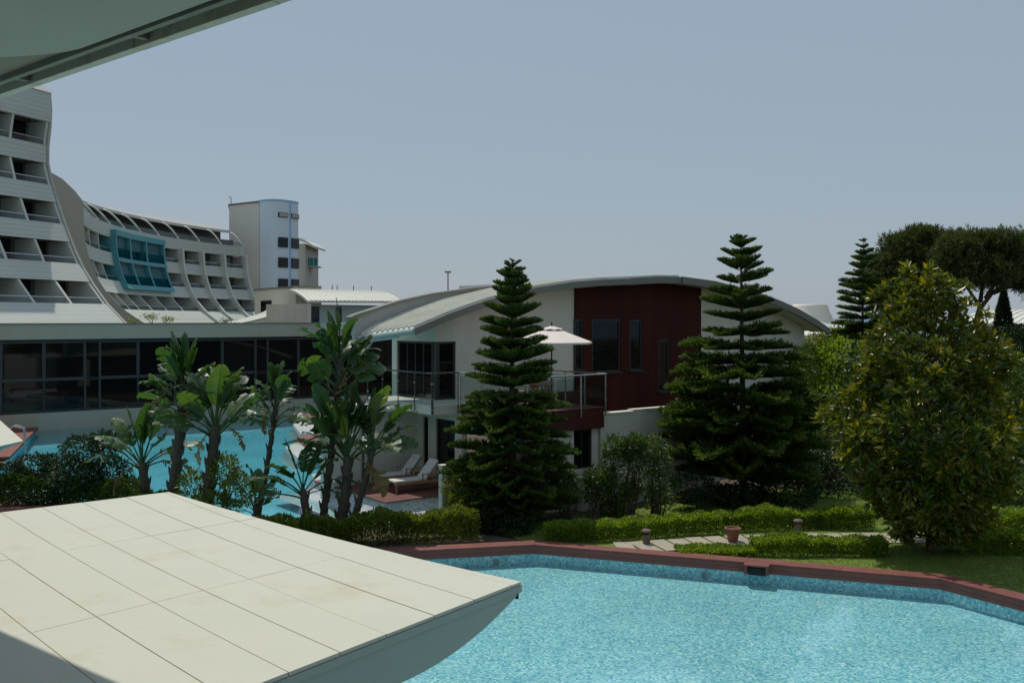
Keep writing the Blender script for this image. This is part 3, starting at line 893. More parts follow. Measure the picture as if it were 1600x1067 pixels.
for i in range(n1):
    for k in range(n2_):
        a = i * w + k
        mb.f += [(a, a + 1, a + w + 1, a + w), (o + a, o + a + w, o + a + w + 1, o + a + 1)]
    a = i * w + n2_; mb.f.append((a, o + a, o + a + w, a + w))
for k in range(n2_): mb.f += [(k, o + k, o + k + 1, k + 1), (n1 * w + k, n1 * w + k + 1, o + n1 * w + k + 1, o + n1 * w + k)]
mb.build('roof', 'roof_metal', pv)
for i in range(1, n1):
    MB().tube([tuple(roofp(i / n1, k / n2_) + Vector((0, 0, 0.03))) for k in range(n2_ + 1)], 0.05, 4).build('roof_seam', 'roof_metal', pv)
for px in (475, 497, 520, 528, 555, 585):
    f = (px - 448) / 150
    v = roofp(max(0, f), 0.0)
    MB().tube([tuple(v), (v.x, v.y, v.z + 0.6)], 0.06, 5).build('roof_vent', 'fascia', pv)
e0, e1 = Vector(eave0), Vector(eave1); ev = (e1 - e0); ev.z = 0; ev.normalize(); ei = Vector((-ev.y, ev.x, 0))
pf = lambda a_, b_, z: (e0.x + ev.x * a_ + ei.x * b_, e0.y + ev.y * a_ + ei.y * b_, z)
LL = (e1 - e0).length
MB().box(0.3, LL, 1.2, 7, 3, 7.7, pf).build('teal_wall', 'teal_render', pv)
for a0, a1 in ((0.5, 1.4), (1.5, 2.2), (4.4, 5.0)):
    MB().box(a0, a1, 1.1, 1.19, 5.9, 7.5, pf).build('window', 'glass_dark', pv)
MB().box(-0.2, 0.25, -0.2, 7, 3, 7.75, pf).build('end_wall', 'white_render', pv)
# stepped white terraces between crescent and pavilion
st_ = thing('stepped_annex', (-27, 108, 0.12), 'stepped white annex with recessed windows at the foot of the tower', 'building')
A, B = at(398, 452, 118), at(462, 452, 106)
d = Vector((B.x - A.x, B.y - A.y)).normalized(); n_ = Vector((-d.y, d.x)); L_ = math.hypot(B.x - A.x, B.y - A.y)
sf = lambda a_, b_, z: (A.x + d.x * a_ + n_.x * b_, A.y + d.y * a_ + n_.y * b_, z)
MB().box(0, L_, 0, 3, 3, 9.7, sf).build('wall', 'white_render', st_)
MB().box(-0.1, L_ + 0.1, -0.12, 3, 9.7, 9.9, sf).build('capping', 'fascia', st_)
for a0, a1 in ((L_ * 0.18, L_ * 0.44),):
    w = MB().box(a0, a1, -0.1, -0.004, 6.4, 8.4, sf).build('window', 'frame_dark', st_)
    for k in range(3):
        MB().box(a0 + (a1 - a0) * k / 3 + 0.06, a0 + (a1 - a0) * (k + 1) / 3 - 0.06, -0.12, -0.101, 6.46, 8.34, sf).build('pane', 'glass_dark', w)
mb = MB()
for k in range(8):
    f0, f1 = k / 8, (k + 1) / 8
    za, zb_ = 7.3 - 1.5 * f0 ** 0.7, 7.3 - 1.5 * f1 ** 0.7
    mb.hexa([sf(L_ * 0.35, -0.2 - 5 * f1, zb_ - .2), sf(L_ * 0.8, -0.2 - 5 * f1, zb_ - .2), sf(L_ * 0.8, -0.2 - 5 * f0, za - .2), sf(L_ * 0.35, -0.2 - 5 * f0, za - .2)],
            [sf(L_ * 0.35, -0.2 - 5 * f1, zb_), sf(L_ * 0.8, -0.2 - 5 * f1, zb_), sf(L_ * 0.8, -0.2 - 5 * f0, za), sf(L_ * 0.35, -0.2 - 5 * f0, za)])
mb.build('swept_apron', 'hotel_clad', st_)
# ================================================================ the villa
VO = Vector((-3.3, 33.0)); D1 = Vector((0.7915, 0.6112)); D2 = Vector((-0.6112, 0.7915))
def vw(u, v, z): return (VO.x + D1.x * u + D2.x * v, VO.y + D1.y * u + D2.y * v, z)
def ucol(px, v):
    k = (px - 800) / 1500
    x0, y0 = VO.x + D2.x * v, VO.y + D2.y * v
    return (k * y0 - x0) / (D1.x - k * D1.y)
def zof(py, u, v): return EYE - (py - 497) / 1500 * (VO.y + D1.y * u + D2.y * v)
gz = interp([(-1.2, 5.28), (-0.6, 5.62), (0, 5.98), (1.46, 6.50), (3, 6.96), (5.3, 7.46), (7.2, 7.72), (8.7, 7.85), (10.3, 7.93), (12, 8.04), (13.4, 8.06), (15.5, 7.92), (18.3, 7.5), (20, 7.14), (21.5, 6.74), (23, 6.22), (24.2, 5.72)])
hz = interp([(-2, 5.9), (-0.75, 6.44), (1.1, 6.97), (2.6, 7.27), (4.33, 7.50), (7, 7.78), (9, 7.88), (12, 7.9), (16, 7.7), (20, 6.9), (24, 5.5)])
vil = thing('villa', vw(12, 4, 0.12), 'two storey white villa with vaulted metal roof and dark red timber front', 'house')
def band(f_lo, f_hi, u0, u1, v0, v1, n, skew=None):
    """a curved slab between two height functions of u"""
    mb = MB(); us = np.linspace(u0, u1, n + 1)
    for i in range(n):
        a, b = us[i], us[i + 1]
        q = [(a, v0), (b, v0), (b, v1), (a, v1)]
        mb.hexa([vw(x, y, f_lo(x)) for x, y in q], [vw(x, y, f_hi(x)) for x, y in q])
    return mb
def shell(lo, hi, u0f, u1, v0, v1, n):
    """one closed curved roof sheet whose eave u0f(v) may be skewed"""
    mb = MB()
    for i in range(n + 1):
        for v in (v0, v1):
            a = u0f(v); u = a + (u1 - a) * i / n
            mb.v += [vw(u, v, lo(u)), vw(u, v, hi(u))]
    for i in range(n):
        a = 4 * i
        mb.f += [(a, a + 2, a + 6, a + 4), (a + 1, a + 5, a + 7, a + 3), (a, a + 4, a + 5, a + 1), (a + 2, a + 3, a + 7, a + 6)]
    mb.f += [(0, 1, 3, 2), (4 * n, 4 * n + 2, 4 * n + 3, 4 * n + 1)]
    return mb
eave = lambda v: 0.0 - 0.5 * v / 3.0
front_roof = shell(lambda u: gz(u) - 0.14, gz, eave, 24.0, 0.07, 3.0, 60).build('roof', 'roof_metal', vil)
for k in range(11):
    v = 0.10 + 2.85 * k / 10
    mb = MB(); us = np.linspace(eave(v), 13.3, 40)
    for i in range(39):
        a, b = us[i], us[i + 1]
        q = [(a, v), (b, v), (b, v + 0.05), (a, v + 0.05)]
        mb.hexa([vw(x, y, gz(x) + 0.002) for x, y in q], [vw(x, y, gz(x) + 0.09) for x, y in q])
    mb.build('roof_seam', 'roof_metal', front_roof)
MB().tube([vw(eave(v) - 0.05, v, gz(eave(v)) - 0.10) for v in np.linspace(0.05, 3.0, 6)], 0.075, 8).build('eave_gutter', 'teal_render', vil)
shell(lambda u: gz(u) - 0.25, lambda u: gz(u) - 0.0, lambda v: 0.0, 10.35, 0.0, 0.065, 40).build('fascia', 'fascia', vil)
shell(lambda u: gz(u) - 0.26, lambda u: gz(u) + 0.02, lambda v: 10.36, 13.38, 0.03, 0.065, 8).build('fascia', 'fascia', vil)
shell(lambda u: gz(u) - 0.28, lambda u: gz(u) + 0.03, lambda v: 13.39, 24.1, -0.06, 0.065, 30).build('fascia', 'fascia', vil)
shell(lambda u: gz(u) - 0.03, lambda u: hz(u) - 0.11, lambda v: -0.75, 8.6, 3.01, 3.2, 30).build('roof_upstand', 'upstand', vil)
shell(lambda u: hz(u) - 0.11, hz, lambda v: -0.95, 9.0, 2.9, 3.35, 40).build('upper_roof', 'fascia', vil)
shell(lambda u: hz(u) - 0.2, hz, lambda v: 9.01, 24.0, 3.01, 10.5, 30).build('upper_roof', 'roof_metal', vil)
MB().box(1.6, 9.0, 3.36, 10.5, 5.85, 6.1, vw).build('flat_roof', 'upstand', vil)
# soffit under the front overhang
shell(lambda u: gz(u) - 0.23, lambda u: gz(u) - 0.145, lambda v: 0.02 + eave(v), 23.9, 0.07, 0.97, 50).build('soffit', 'white_render', vil)
FL = 3.35
def wallrun(u0, u1, v0, v1, zb, top, opens, mat, name='wall', along='u', step=0.6):
    """a wall made of upright pieces that leave the window openings free"""
    cuts = sorted(set([u0, u1] + [c for o in opens for c in (o[0], o[1]) if u0 < c < u1]))
    mb = MB()
    for a, b in zip(cuts[:-1], cuts[1:]):
        n = max(1, int((b - a) / step))
        gaps = sorted([(o[2], o[3]) for o in opens if o[0] <= a + 1e-6 and o[1] >= b - 1e-6])
        for i in range(n):
            p, q = a + (b - a) * i / n, a + (b - a) * (i + 1) / n
            z = zb
            for g0, g1 in gaps + [(None, None)]:
                t0 = (lambda x, g0=g0: g0) if g0 is not None else top
                if along == 'u':
                    c4 = [(p, v0), (q, v0), (q, v1), (p, v1)]; fu = lambda x, y: x
                else:
                    c4 = [(v0, p), (v1, p), (v1, q), (v0, q)]; fu = lambda x, y: y
                if g0 is None or g0 > z + 1e-4:
                    mb.hexa([vw(x, y, z) for x, y in c4], [vw(x, y, t0(fu(x, y))) for x, y in c4])
                z = g1
    return mb.build(name, mat, vil)
def window(u0, u1, v, z0, z1, b=0.06, n=1, along='u', mat='frame_dark', name='window', rows=1):
    w = MB()
    f = (lambda a, d, z: vw(a, v + d, z)) if along == 'u' else (lambda a, d, z: vw(v + d, a, z))
    w.box(u0, u0 + b, 0, 0.1, z0, z1, f); w.box(u1 - b, u1, 0, 0.1, z0, z1, f)
    w.box(u0 + b, u1 - b, 0, 0.1, z0, z0 + b, f); w.box(u0 + b, u1 - b, 0, 0.1, z1 - b, z1, f)
    wo = w.build(name, mat, vil)
    for k in range(n):
        a, c = u0 + b + (u1 - u0 - 2 * b) * k / n, u0 + b + (u1 - u0 - 2 * b) * (k + 1) / n
        MB().box(a + 0.02 * (k > 0), c - 0.02 * (k < n - 1), 0.04, 0.055, z0 + b, z1 - b, f).build('pane', 'glass_dark', wo)
        if k: MB().box(a - 0.025, a + 0.018, 0.012, 0.09, z0 + b, z1 - b, f).build('mullion', mat, wo)
    return wo
top_f = lambda u: gz(u) - 0.235
WV = 1.0
uC, u1_, u2_, u3_, u4_ = 1.47, 2.34, ucol(897, WV), ucol(1093, WV), ucol(1257, WV)
zh = zof(533.5, uC, WV)
wallrun(uC, u2_, WV, WV + 0.3, FL - 0.3, top_f, [(uC, u1_, FL - 0.3, zh)], 'white_render')
window(uC + 0.12, u1_, WV + 0.06, FL, zh, 0.08, 1, name='sliding_door')
MB().box(uC - 0.0, uC + 0.118, WV + 0.03, WV + 0.15, FL, zh, vw).build('corner_post', 'frame_grey', vil)
# left face
vl = 4.1
tp_l = lambda v: gz(uC) - 0.31
wallrun(WV + 0.305, vl, uC, uC + 0.3, FL - 0.3, tp_l, [(WV + 0.305, vl - 0.35, FL - 0.3, zh)], 'white_render', along='v')
window(WV + 0.31, vl - 0.36, uC + 0.06, FL, zh, 0.08, 4, along='v', name='sliding_door')
shell(lambda u: gz(u) - 0.30, lambda u: gz(u) - 0.145, lambda v: eave(v) + 0.02, uC + 0.25, 1.0, 3.0, 12).build('soffit', 'teal_render', vil)
# red timber front with its windows
wins = []
for x0, x1, y0, y1 in ((898.5, 911, 498, 578), (925, 969.5, 498, 581), (984, 1003.5, 499, 578), (1029, 1046, 530, 611)):
    a, b = ucol(x0, WV - 0.1), ucol(x1, WV - 0.1)
    wins.append((a, b, zof(y1, (a + b) / 2, WV - 0.1), zof(y0, (a + b) / 2, WV - 0.1)))
wallrun(u2_ + 0.004, u3_, WV - 0.1, WV + 0.25, 0.12, top_f, wins, 'red_wood', 'timber_front')
for a, b, z0, z1 in wins:
    window(a, b, WV - 0.07, z0, z1, 0.07, 1, mat='frame_dark')
    MB().box(a - 0.04, b + 0.04, WV - 0.19, WV - 0.103, z0 - 0.06, z0 - 0.006, vw).build('window_sill', 'frame_dark', vil)
wallrun(u3_ + 0.004, u4_, WV, WV + 0.3, 0.12, top_f, [], 'white_render')
wallrun(WV + 0.31, 10.4, u4_ - 0.3, u4_, 0.12, lambda v: gz(u4_) - 0.31, [], 'white_render', along='v')
# ground floor under the balcony
wallrun(-1.0, 1.8, 1.2, 1.45, 0.12, lambda v: FL - 0.32, [(-0.6, 0.6, 0.55, 2.75), (1.1, 1.45, 0.55, 2.75)], 'white_render', along='v')
window(-0.6, 0.6, 1.26, 0.55, 2.75, 0.07, 2, along='v', name='sliding_door')
window(1.1, 1.45, 1.26, 0.55, 2.75, 0.05, 1, along='v', name='door')
wallrun(-2.6, 1.195, 1.8, 2.0, 0.12, lambda u: FL - 0.32, [], 'white_render')
MB().tube([vw(-1.1, 1.72, 0.5), vw(-1.1, 1.72, 3.0)], 0.04, 8).build('drain_pipe', 'frame_grey', vil)
MB().box(-2.6, 1.2, 1.2, 1.8, FL - 0.31, FL - 0.02, vw).build('beam', 'white_render', vil)
# balcony slabs and terrace
MB().box(0.05, 1.465, -0.98, 3.6, FL - 0.3, FL, vw).build('balcony_slab', 'white_render', vil)
MB().box(1.47, 4.3, -0.9, 0.995, FL - 0.3, FL - 0.002, vw).build('balcony_slab', 'white_render', vil)
MB().box(1.15, 4.42, -4.68, -0.985, FL - 0.3, FL - 0.02, vw).build('terrace_slab', 'red_fascia', vil)
for k in range(23):
    a = 1.17 + k * 0.1415
    MB().box(a, a + 0.135, -4.72, -0.99, FL - 0.018, FL + 0.01, vw).build('deck_board', 'deck_wood', vil)
MB().box(1.15, 4.42, -4.70, -4.62, FL - 0.68, FL - 0.31, vw).build('terrace_fascia', 'red_fascia', vil)
MB().box(4.34, 4.42, -4.615, 0.9, FL - 0.68, FL - 0.31, vw).build('terrace_fascia', 'red_fascia', vil)
MB().box(4.43, u2_, 0.2, 0.89, 0.12, FL + 0.05, vw).build('timber_plinth', 'red_wood', vil)
wallrun(1.2, 4.33, -4.5, -4.3, 0.12, lambda u: FL - 0.69, [(3.25, 4.05, 1.35, FL - 0.69)], 'white_render')
window(3.25, 4.05, -4.46, 1.35, FL - 0.70, 0.06, 2)
MB().box(1.2, 4.33, -4.68, -4.505, 0.12, 1.30, vw).build('plinth', 'white_render', vil)
wallrun(-4.3, 0.9, 1.2, 1.4, 0.12, lambda v: FL - 0.31, [(-3.6, -1.4, 0.5, 2.6)], 'white_render', along='v') if False else None
# railing: steel posts, glass sheets, tube handrail
def railing(path, fl, h, mat_rail, pr_=0.016):
    for (a, b) in zip(path[:-1], path[1:]):
        A, B = Vector(a), Vector(b); L = (B - A).length; n = max(1, round(L / 1.15)); e = (B - A) / L
        nrm = Vector((e.y, -e.x))
        fr = lambda s, d, z, A=A, e=e, nrm=nrm: vw(A.x + e.x * s + nrm.x * d, A.y + e.y * s + nrm.y * d, z)
        MB().tube([fr(0, 0, fl + h), fr(L, 0, fl + h)], 0.027, 8).build('handrail', mat_rail, vil)
        for k in range(n + 1):
            s = 0.03 + (L - 0.06) * k / n
            p = MB().box(s - pr_, s + pr_, -pr_, pr_, fl - 0.28, fl + h - 0.03, fr).build('rail_post', mat_rail, vil)
            for zc in (fl - 0.12, fl + 0.25, fl + 0.75):
                MB().box(s - 0.026, s + 0.026, -0.026, 0.026, zc - 0.022, zc + 0.022, fr).build('clamp', 'steel', p)
            if k < n:
                s1 = 0.03 + (L - 0.06) * (k + 1) / n
                MB().box(s + 0.04, s1 - 0.04, -0.006, 0.006, fl + 0.03, fl + h - 0.10, fr).build('rail_glass', 'rail_glass', vil)
railing([(0.0, 3.4), (0.0, -1.02), (1.08, -1.02)], FL, 1.1, 'frame_grey', 0.014)
railing([(1.12, -4.76), (4.46, -4.76), (4.46, -0.6)], FL, 1.1, 'steel')
railing([(1.08, -1.1), (1.08, -4.7)], FL, 1.1, 'steel')
# low walled court at the right of the terrace
cw = thing('court_wall', vw(6.5, -4.2, 0.12), 'high white garden wall with sunlit top beside the terrace', 'wall')
MB().box(4.44, 6.6, -4.5, -4.2, 0.12, 3.06, vw).build('wall_panel', 'white_render', cw)
MB().box(6.604, 10.6, -4.42, -4.2, 0.12, 3.08, vw).build('wall_panel', 'white_render', cw)
MB().box(4.42, 6.0, -4.53, -4.17, 3.062, 3.12, vw).build('wall_coping', 'white_render', cw)
MB().box(6.01, 10.65, -4.46, -4.17, 3.085, 3.16, vw).build('wall_coping', 'white_render', cw)
MB().box(10.4, 10.6, -4.19, 0.6, 0.12, 2.2, vw).build('wall_panel', 'white_render', cw)
gwl = thing('planter_wall', vw(4.8, -5.0, 0.12), 'low white wall behind the climbing shrubs at the lawn', 'wall')
MB().box(3.0, 7.6, -5.15, -4.95, 0.12, 1.15, vw).build('wall_panel', 'white_render', gwl)
MB().box(2.98, 7.62, -5.17, -4.93, 1.152, 1.2, vw).build('wall_coping', 'white_render', gwl)
# partition wall beside the lounger deck
pw = thing('partition_wall', vw(0.2, -2.7, 0.0), 'white partition wall with pale end between lounger deck and tall conifer', 'wall')
MB().box(-0.77, 1.18, -2.78, -2.58, -0.9, 1.62, vw).build('wall_panel', 'white_render', pw)
for k in range(5):
    MB().box(-0.79 + 0.4 * k, -0.40 + 0.4 * k, -2.80, -2.56, 1.623, 1.665, vw).build('wall_coping', 'white_render', pw)
MB().box(1.18, 1.4, -4.3, -2.5, 0.12, 2.6, vw).build('wall_panel', 'white_render', pw)
# lounger deck standing in the lagoon
dk = thing('lounger_deck', vw(0, 0, 0.0), 'dark red timber deck with white mosaic skirt standing in the lagoon', 'deck')
DZ = 0.5
def skirt(poly, grow, z0, z1, parent, name='mosaic_skirt'):
    big = offset(poly, grow)
    A = lambda p: abs(sum(p[i - 1][0] * p[i][1] - p[i][0] * p[i - 1][1] for i in range(len(p))))
    if A(big) < A(poly): big = offset(poly, -grow)
    n = len(poly); mb = MB()
    k = 5
    rings = []
    for j in range(k + 1):
        f = j / k
        g = f ** 1.7
        rings.append([(poly[i][0] + (big[i][0] - poly[i][0]) * g, poly[i][1] + (big[i][1] - poly[i][1]) * g, z1 + (z0 - z1) * (1 - (1 - f) ** 1.7)) for i in range(n)])
    for r_ in rings: mb.v += r_
    for j in range(k):
        for i in range(n):
            a, b = j * n + i, j * n + (i + 1) % n
            mb.f.append((a, b, b + n, a + n))
    mb.f.append(tuple(range(n)))
    return mb.build(name, 'white_mosaic', parent)
dpoly = [vw(*q, 0)[:2] for q in ((-2.2, 3.4), (-2.2, -1.7), (1.1, -1.7), (1.1, 3.4))]
skirt([vw(*q, 0)[:2] for q in ((-2.12, 3.4), (-2.12, -1.62), (1.1, -1.62), (1.1, 3.4))], 1.1, -0.12, DZ - 0.04, dk)
for k in range(35):
    a = -1.7 + 0.146 * k
    MB().box(-2.2, 1.15, a + 0.003, a + 0.143, DZ - 0.035, DZ + random.uniform(-0.002, 0.002), vw).build('deck_board', 'deck_wood', dk)
# further white mosaic platforms on the lagoon, partly behind the plants
def platform(pts, z, label, deck):
    poly = [at(px, py, (EYE - z) * 1500 / (py - 497)) for px, py in pts]
    poly = [(p.x, p.y) for p in poly]
    c = np.mean(poly, axis=0)
    t = thing('mosaic_platform', (c[0], c[1], 0), label, 'platform', 'white platforms in the lagoon')
    skirt(poly, 0.5, -0.5, z, t, 'mosaic_slope')
    dp = [at(px, py, (EYE - z) * 1500 / (py - 497)) for px, py in deck]
    MB().prism([(p.x, p.y) for p in dp], z + 0.004, z + 0.3).build('timber_deck', 'coping_wood', t)
platform([(458, 662), (492, 652), (520, 652), (520, 676), (470, 677)], 0.12, 'white mosaic platform with red deck at the far side of the lagoon', [(470, 654), (519, 651), (519, 660), (479, 663)])
platform([(446, 698), (478, 684), (530, 684), (530, 712), (465, 714)], 0.12, 'nearer white mosaic platform with red deck beside the tall strelitzia', [(464, 690), (529, 682), (529, 694), (478, 699)])
platform([(487, 741), (520, 730), (560, 730), (560, 760), (500, 757)], 0.12, 'small white mosaic platform half hidden behind strelitzia trunks', [(505, 733), (559, 728), (559, 742), (512, 744)])

# ================================================================ terrace furniture, loungers
def copy_tree(o, parent=None, **kw):
    c = o.copy(); col.objects.link(c); c.parent = parent
    for k, v in kw.items(): c[k] = v
    for ch in list(o.children): copy_tree(ch, c)
    return c
def local(name, loc, label, cat, group=None):
    o = thing(name, (0, 0, 0), label, cat, group); return o
def lounger():
    t = local('sun_lounger', 0, 'teak sun lounger with raised back and pale cushion nearest the deck edge', 'sun lounger', 'loungers on the timber deck')
    for y in (-0.31, 0.27):
        MB().box(0, 1.95, y, y + 0.04, 0.27, 0.34).build('side_rail', 'teak', t)
    for x in (0.04, 1.72):
        for y in (-0.35, 0.312):
            MB().box(x, x + 0.05, y, y + 0.038, 0.0 if x < 1 else 0.0, 0.345).build('leg', 'teak', t)
    for k in range(13):
        MB().box(0.06 + 0.09 * k, 0.06 + 0.09 * k + 0.07, -0.268, 0.268, 0.315, 0.335).build('slat', 'teak', t)
    MB().box(0.02, 1.24, -0.30, 0.30, 0.342, 0.42).build('seat_cushion', 'cushion', t, bevel=0.03)
    ang = rad(50); ca, sa = math.cos(ang), math.sin(ang)
    bf = lambda a, b, c: (1.22 + ca * a - sa * c, b, 0.345 + sa * a + ca * c)
    MB().box(0.0, 0.78, -0.29, 0.29, 0.035, 0.115, bf).build('back_cushion', 'cushion', t, bevel=0.03)
    MB().box(0.0, 0.76, -0.27, 0.27, 0.0, 0.03, bf).build('back_frame', 'teak', t)
    for y in (-0.36, 0.32):
        MB().box(1.0, 1.6, y, y + 0.045, 0.56, 0.59).build('armrest', 'teak', t)
        MB().box(1.02, 1.06, y, y + 0.04, 0.345, 0.558).build('arm_post', 'teak', t)
    for y in (-0.42, 0.36):
        MB().tube([(1.86, y, 0.11), (1.86, y + 0.05, 0.11)], 0.11, 14).build('wheel', 'teak', t)
    return t
l1 = lounger()
l1.location = (-4.05, 31.95, DZ); l1.rotation_euler = (0, 0, rad(33))
l2 = copy_tree(l1, label='teak sun lounger with raised back and pale cushion next to the white wall')
l2.location = (-4.72, 33.05, DZ); l2.rotation_euler = (0, 0, rad(34))
# parasol on the terrace
pc = vw(3.9, -2.6, FL)
ps = thing('parasol', pc, 'open pale pink square parasol with scalloped vent on the villa terrace', 'parasol')
zt, ze, R = 6.04, 5.48, 1.45
MB().tube([pc, (pc[0], pc[1], zt + 0.02)], 0.026, 8).build('pole', 'pole_wood', ps)
MB().lathe((pc[0], pc[1], zt), [(0.012, 0.02), (0.035, 0.06), (0.03, 0.1), (0.008, 0.15)], 10).build('finial', 'pole_wood', ps)
MB().lathe(pc, [(0.28, 0.0), (0.28, 0.06), (0.06, 0.1), (0.05, 0.3)], 16).build('base', 'frame_grey', ps)
def canopy(z_in, z_out, r_in, r_out, drop, nseg=8, scal=0):
    mb = MB()
    for k in range(nseg):
        a0, a1 = 2 * math.pi * k / nseg + 0.2, 2 * math.pi * (k + 1) / nseg + 0.2
        m = 6
        for i in range(m + 1):
            f = i / m; an = a0 + (a1 - a0) * f
            rr = math.cos(math.pi / nseg) / math.cos((an - a0) - math.pi / nseg)
            sgn = math.sin(math.pi * f) * scal
            mb.v += [(pc[0] + r_in * rr * math.cos(an), pc[1] + r_in * rr * math.sin(an), z_in),
                     (pc[0] + r_out * rr * math.cos(an), pc[1] + r_out * rr * math.sin(an), z_out + sgn * 0.5),
                     (pc[0] + r_out * rr * math.cos(an) * 1.005, pc[1] + r_out * rr * math.sin(an) * 1.005, z_out - drop + sgn)]
        b = k * (m + 1) * 3
        for i in range(m):
            for j in range(2):
                q = b + i * 3 + j
                mb.f.append((q, q + 1, q + 4, q + 3))
    return mb
canopy(zt - 0.10, ze, 0.22, R, 0.06).build('cloth', 'parasol_cloth', ps)
canopy(zt, zt - 0.12, 0.02, 0.40, 0.05, 8, 0.05).build('vent_cap', 'parasol_cloth', ps)
for k in range(8):
    a = 2 * math.pi * k / 8 + 0.2
    MB().tube([(pc[0], pc[1], zt - 0.12), (pc[0] + R * math.cos(a), pc[1] + R * math.sin(a), ze - 0.03)], 0.012, 5).build('rib', 'pole_wood', ps)
def chair():
    t = local('terrace_chair', 0, 'wooden slatted armchair under the parasol at the terrace railing', 'chair', 'chairs on the terrace')
    for x in (-0.25, 0.21):
        for y in (-0.25, 0.21):
            MB().box(x, x + 0.04, y, y + 0.04, 0, 0.62 if y < 0 else 0.42).build('leg', 'teak', t)
    MB().box(-0.27, 0.27, -0.26, 0.26, 0.42, 0.46).build('seat', 'teak', t)
    for k in range(7):
        x = -0.24 + 0.072 * k
        MB().hexa([(x, 0.2, 0.47), (x + 0.05, 0.2, 0.47), (x + 0.05, 0.225, 0.47), (x, 0.225, 0.47)], [(x, 0.34, 1.0), (x + 0.05, 0.34, 1.0), (x + 0.05, 0.365, 1.0), (x, 0.365, 1.0)]).build('back_slat', 'teak', t)
    MB().box(-0.27, 0.27, 0.335, 0.37, 1.002, 1.06).build('top_rail', 'teak', t)
    for x in (-0.3, 0.25):
        MB().box(x, x + 0.05, -0.28, 0.3, 0.63, 0.66).build('armrest', 'teak', t)
    return t
c1 = chair(); c1.location = vw(3.75, -2.1, FL + 0.012); c1.rotation_euler = (0, 0, rad(60))
c2 = copy_tree(c1, label='wooden slatted armchair half hidden behind the nearer conifer on the terrace'); c2.location = vw(2.75, -2.2, FL + 0.012); c2.rotation_euler = (0, 0, rad(95))
tb = thing('terrace_table', vw(3.2, -2.9, FL + 0.012), 'small wooden table beside the armchairs on the terrace', 'table')
q = vw(3.2, -2.9, FL + 0.012)
MB().lathe((q[0], q[1], q[2] + 0.70), [(0.01, 0), (0.45, 0), (0.45, 0.035), (0.01, 0.036)], 20).build('table_top', 'teak', tb)
for k in range(4):
    a = k * math.pi / 2 + .4
    MB().tube([(q[0] + .3 * math.cos(a), q[1] + .3 * math.sin(a), q[2] + 0.7), (q[0] + .36 * math.cos(a), q[1] + .36 * math.sin(a), q[2])], 0.022, 6).build('leg', 'teak', tb)
# a neighbouring canopy wing and the timber edge with a ladder at the left of the lagoon
nw = thing('canopy_wing', (-22, 38, 0.12), 'tip of a smaller white canopy wing above the lagoon at the left edge', 'canopy')
zt2 = 1.9
tp = lambda px, py: at(px, py, (EYE - zt2) * 1500 / (py - 497))
q = [tp(-2, 654), tp(36, 688), tp(-30, 703), tp(-120, 670)]
MB().hexa([(p.x, p.y, zt2 - 0.03) for p in (q[0], q[3], q[2], q[1])], [(p.x, p.y, zt2) for p in (q[0], q[3], q[2], q[1])]).build('panel', 'wing_panel', nw)
lowr = [q[0], q[3], q[2], q[1]]; cc = (q[3] * 0.7 + q[0] * 0.3)
MB().hexa([(p.x * .6 + cc.x * .4, p.y * .6 + cc.y * .4, zt2 - 0.75) for p in lowr], [(p.x, p.y, zt2 - 0.034) for p in lowr]).build('hull', 'wing_side', nw)
MB().box(-33, -27.5, 36, 42, 0.12, 1.4).build('support_wall', 'white_render', nw)
ldk = thing('lagoon_deck', (-26, 47, 0.1), 'reddish timber walkway along the left bank of the lagoon', 'deck')
p0, p1 = Vector((-26.3, 53.1)), Vector((-21.9, 41.6)); e = (p1 - p0).normalized(); nl = Vector((e.y, -e.x)); nl = nl if nl.x < 0 else -nl
lf = lambda a, b, z: (p0.x + e.x * a + nl.x * b, p0.y + e.y * a + nl.y * b, z)
for k in range(16):
    MB().box(0.1, 12.2, -0.1 + 0.2 * k + .004, -0.1 + 0.2 * (k + 1) - .004, 0.16, 0.30, lf).build('deck_board', 'coping_wood', ldk)
ld = thing('pool_ladder', lf(7.2, 0, 0.3), 'steel pool ladder at the timber edge of the lagoon', 'ladder')
for a in (7.0, 7.55):
    MB().tube([lf(a, 0.5, 0.3), lf(a, 0.5, 1.0), lf(a, 0.25, 1.15), lf(a, -0.15, 1.0), lf(a, -0.2, 0.3), lf(a, -0.2, -0.7)], 0.03, 6).build('side_rail', 'steel', ld)
for z in (-0.15, -0.45):
    MB().tube([lf(7.0, -0.2, z), lf(7.55, -0.2, z)], 0.025, 6).build('rung', 'steel', ld)

# ================================================================ distance on the right
tn = thing('white_tent', (*at(1268, 515, 62)[:2], 0.12), 'cream tensile canopy with flat peak behind the villa roof', 'tent')
c_ = at(1266, 515, 62)
mb = MB()
prof = [(1.05, 7.22), (1.1, 7.05), (1.2, 6.7), (1.4, 6.3), (1.75, 5.9), (2.3, 5.62), (3.6, 5.45), (6.0, 5.30), (6.0, 5.22)]
mb.lathe((c_.x, c_.y, 0), [(r, z) for r, z in prof], 40); mb.build('membrane', 'tent_cloth', tn, smooth=True)
for k in range(6):
    a = k * math.pi / 3
    MB().tube([(c_.x + 5.8 * math.cos(a), c_.y + 5.8 * math.sin(a), 0.1), (c_.x + 5.8 * math.cos(a), c_.y + 5.8 * math.sin(a), 5.25)], 0.08, 6).build('mast', 'steel', tn)
rb = thing('distant_villa', (*at(1580, 520, 74)[:2], 0.12), 'distant white villa with pale ribbed metal roof beyond the trees', 'house')
A, B = at(1500, 497, 78), at(1720, 497, 70)
d = Vector((B.x - A.x, B.y - A.y)).normalized(); n_ = Vector((-d.y, d.x)); L_ = math.hypot(B.x - A.x, B.y - A.y)
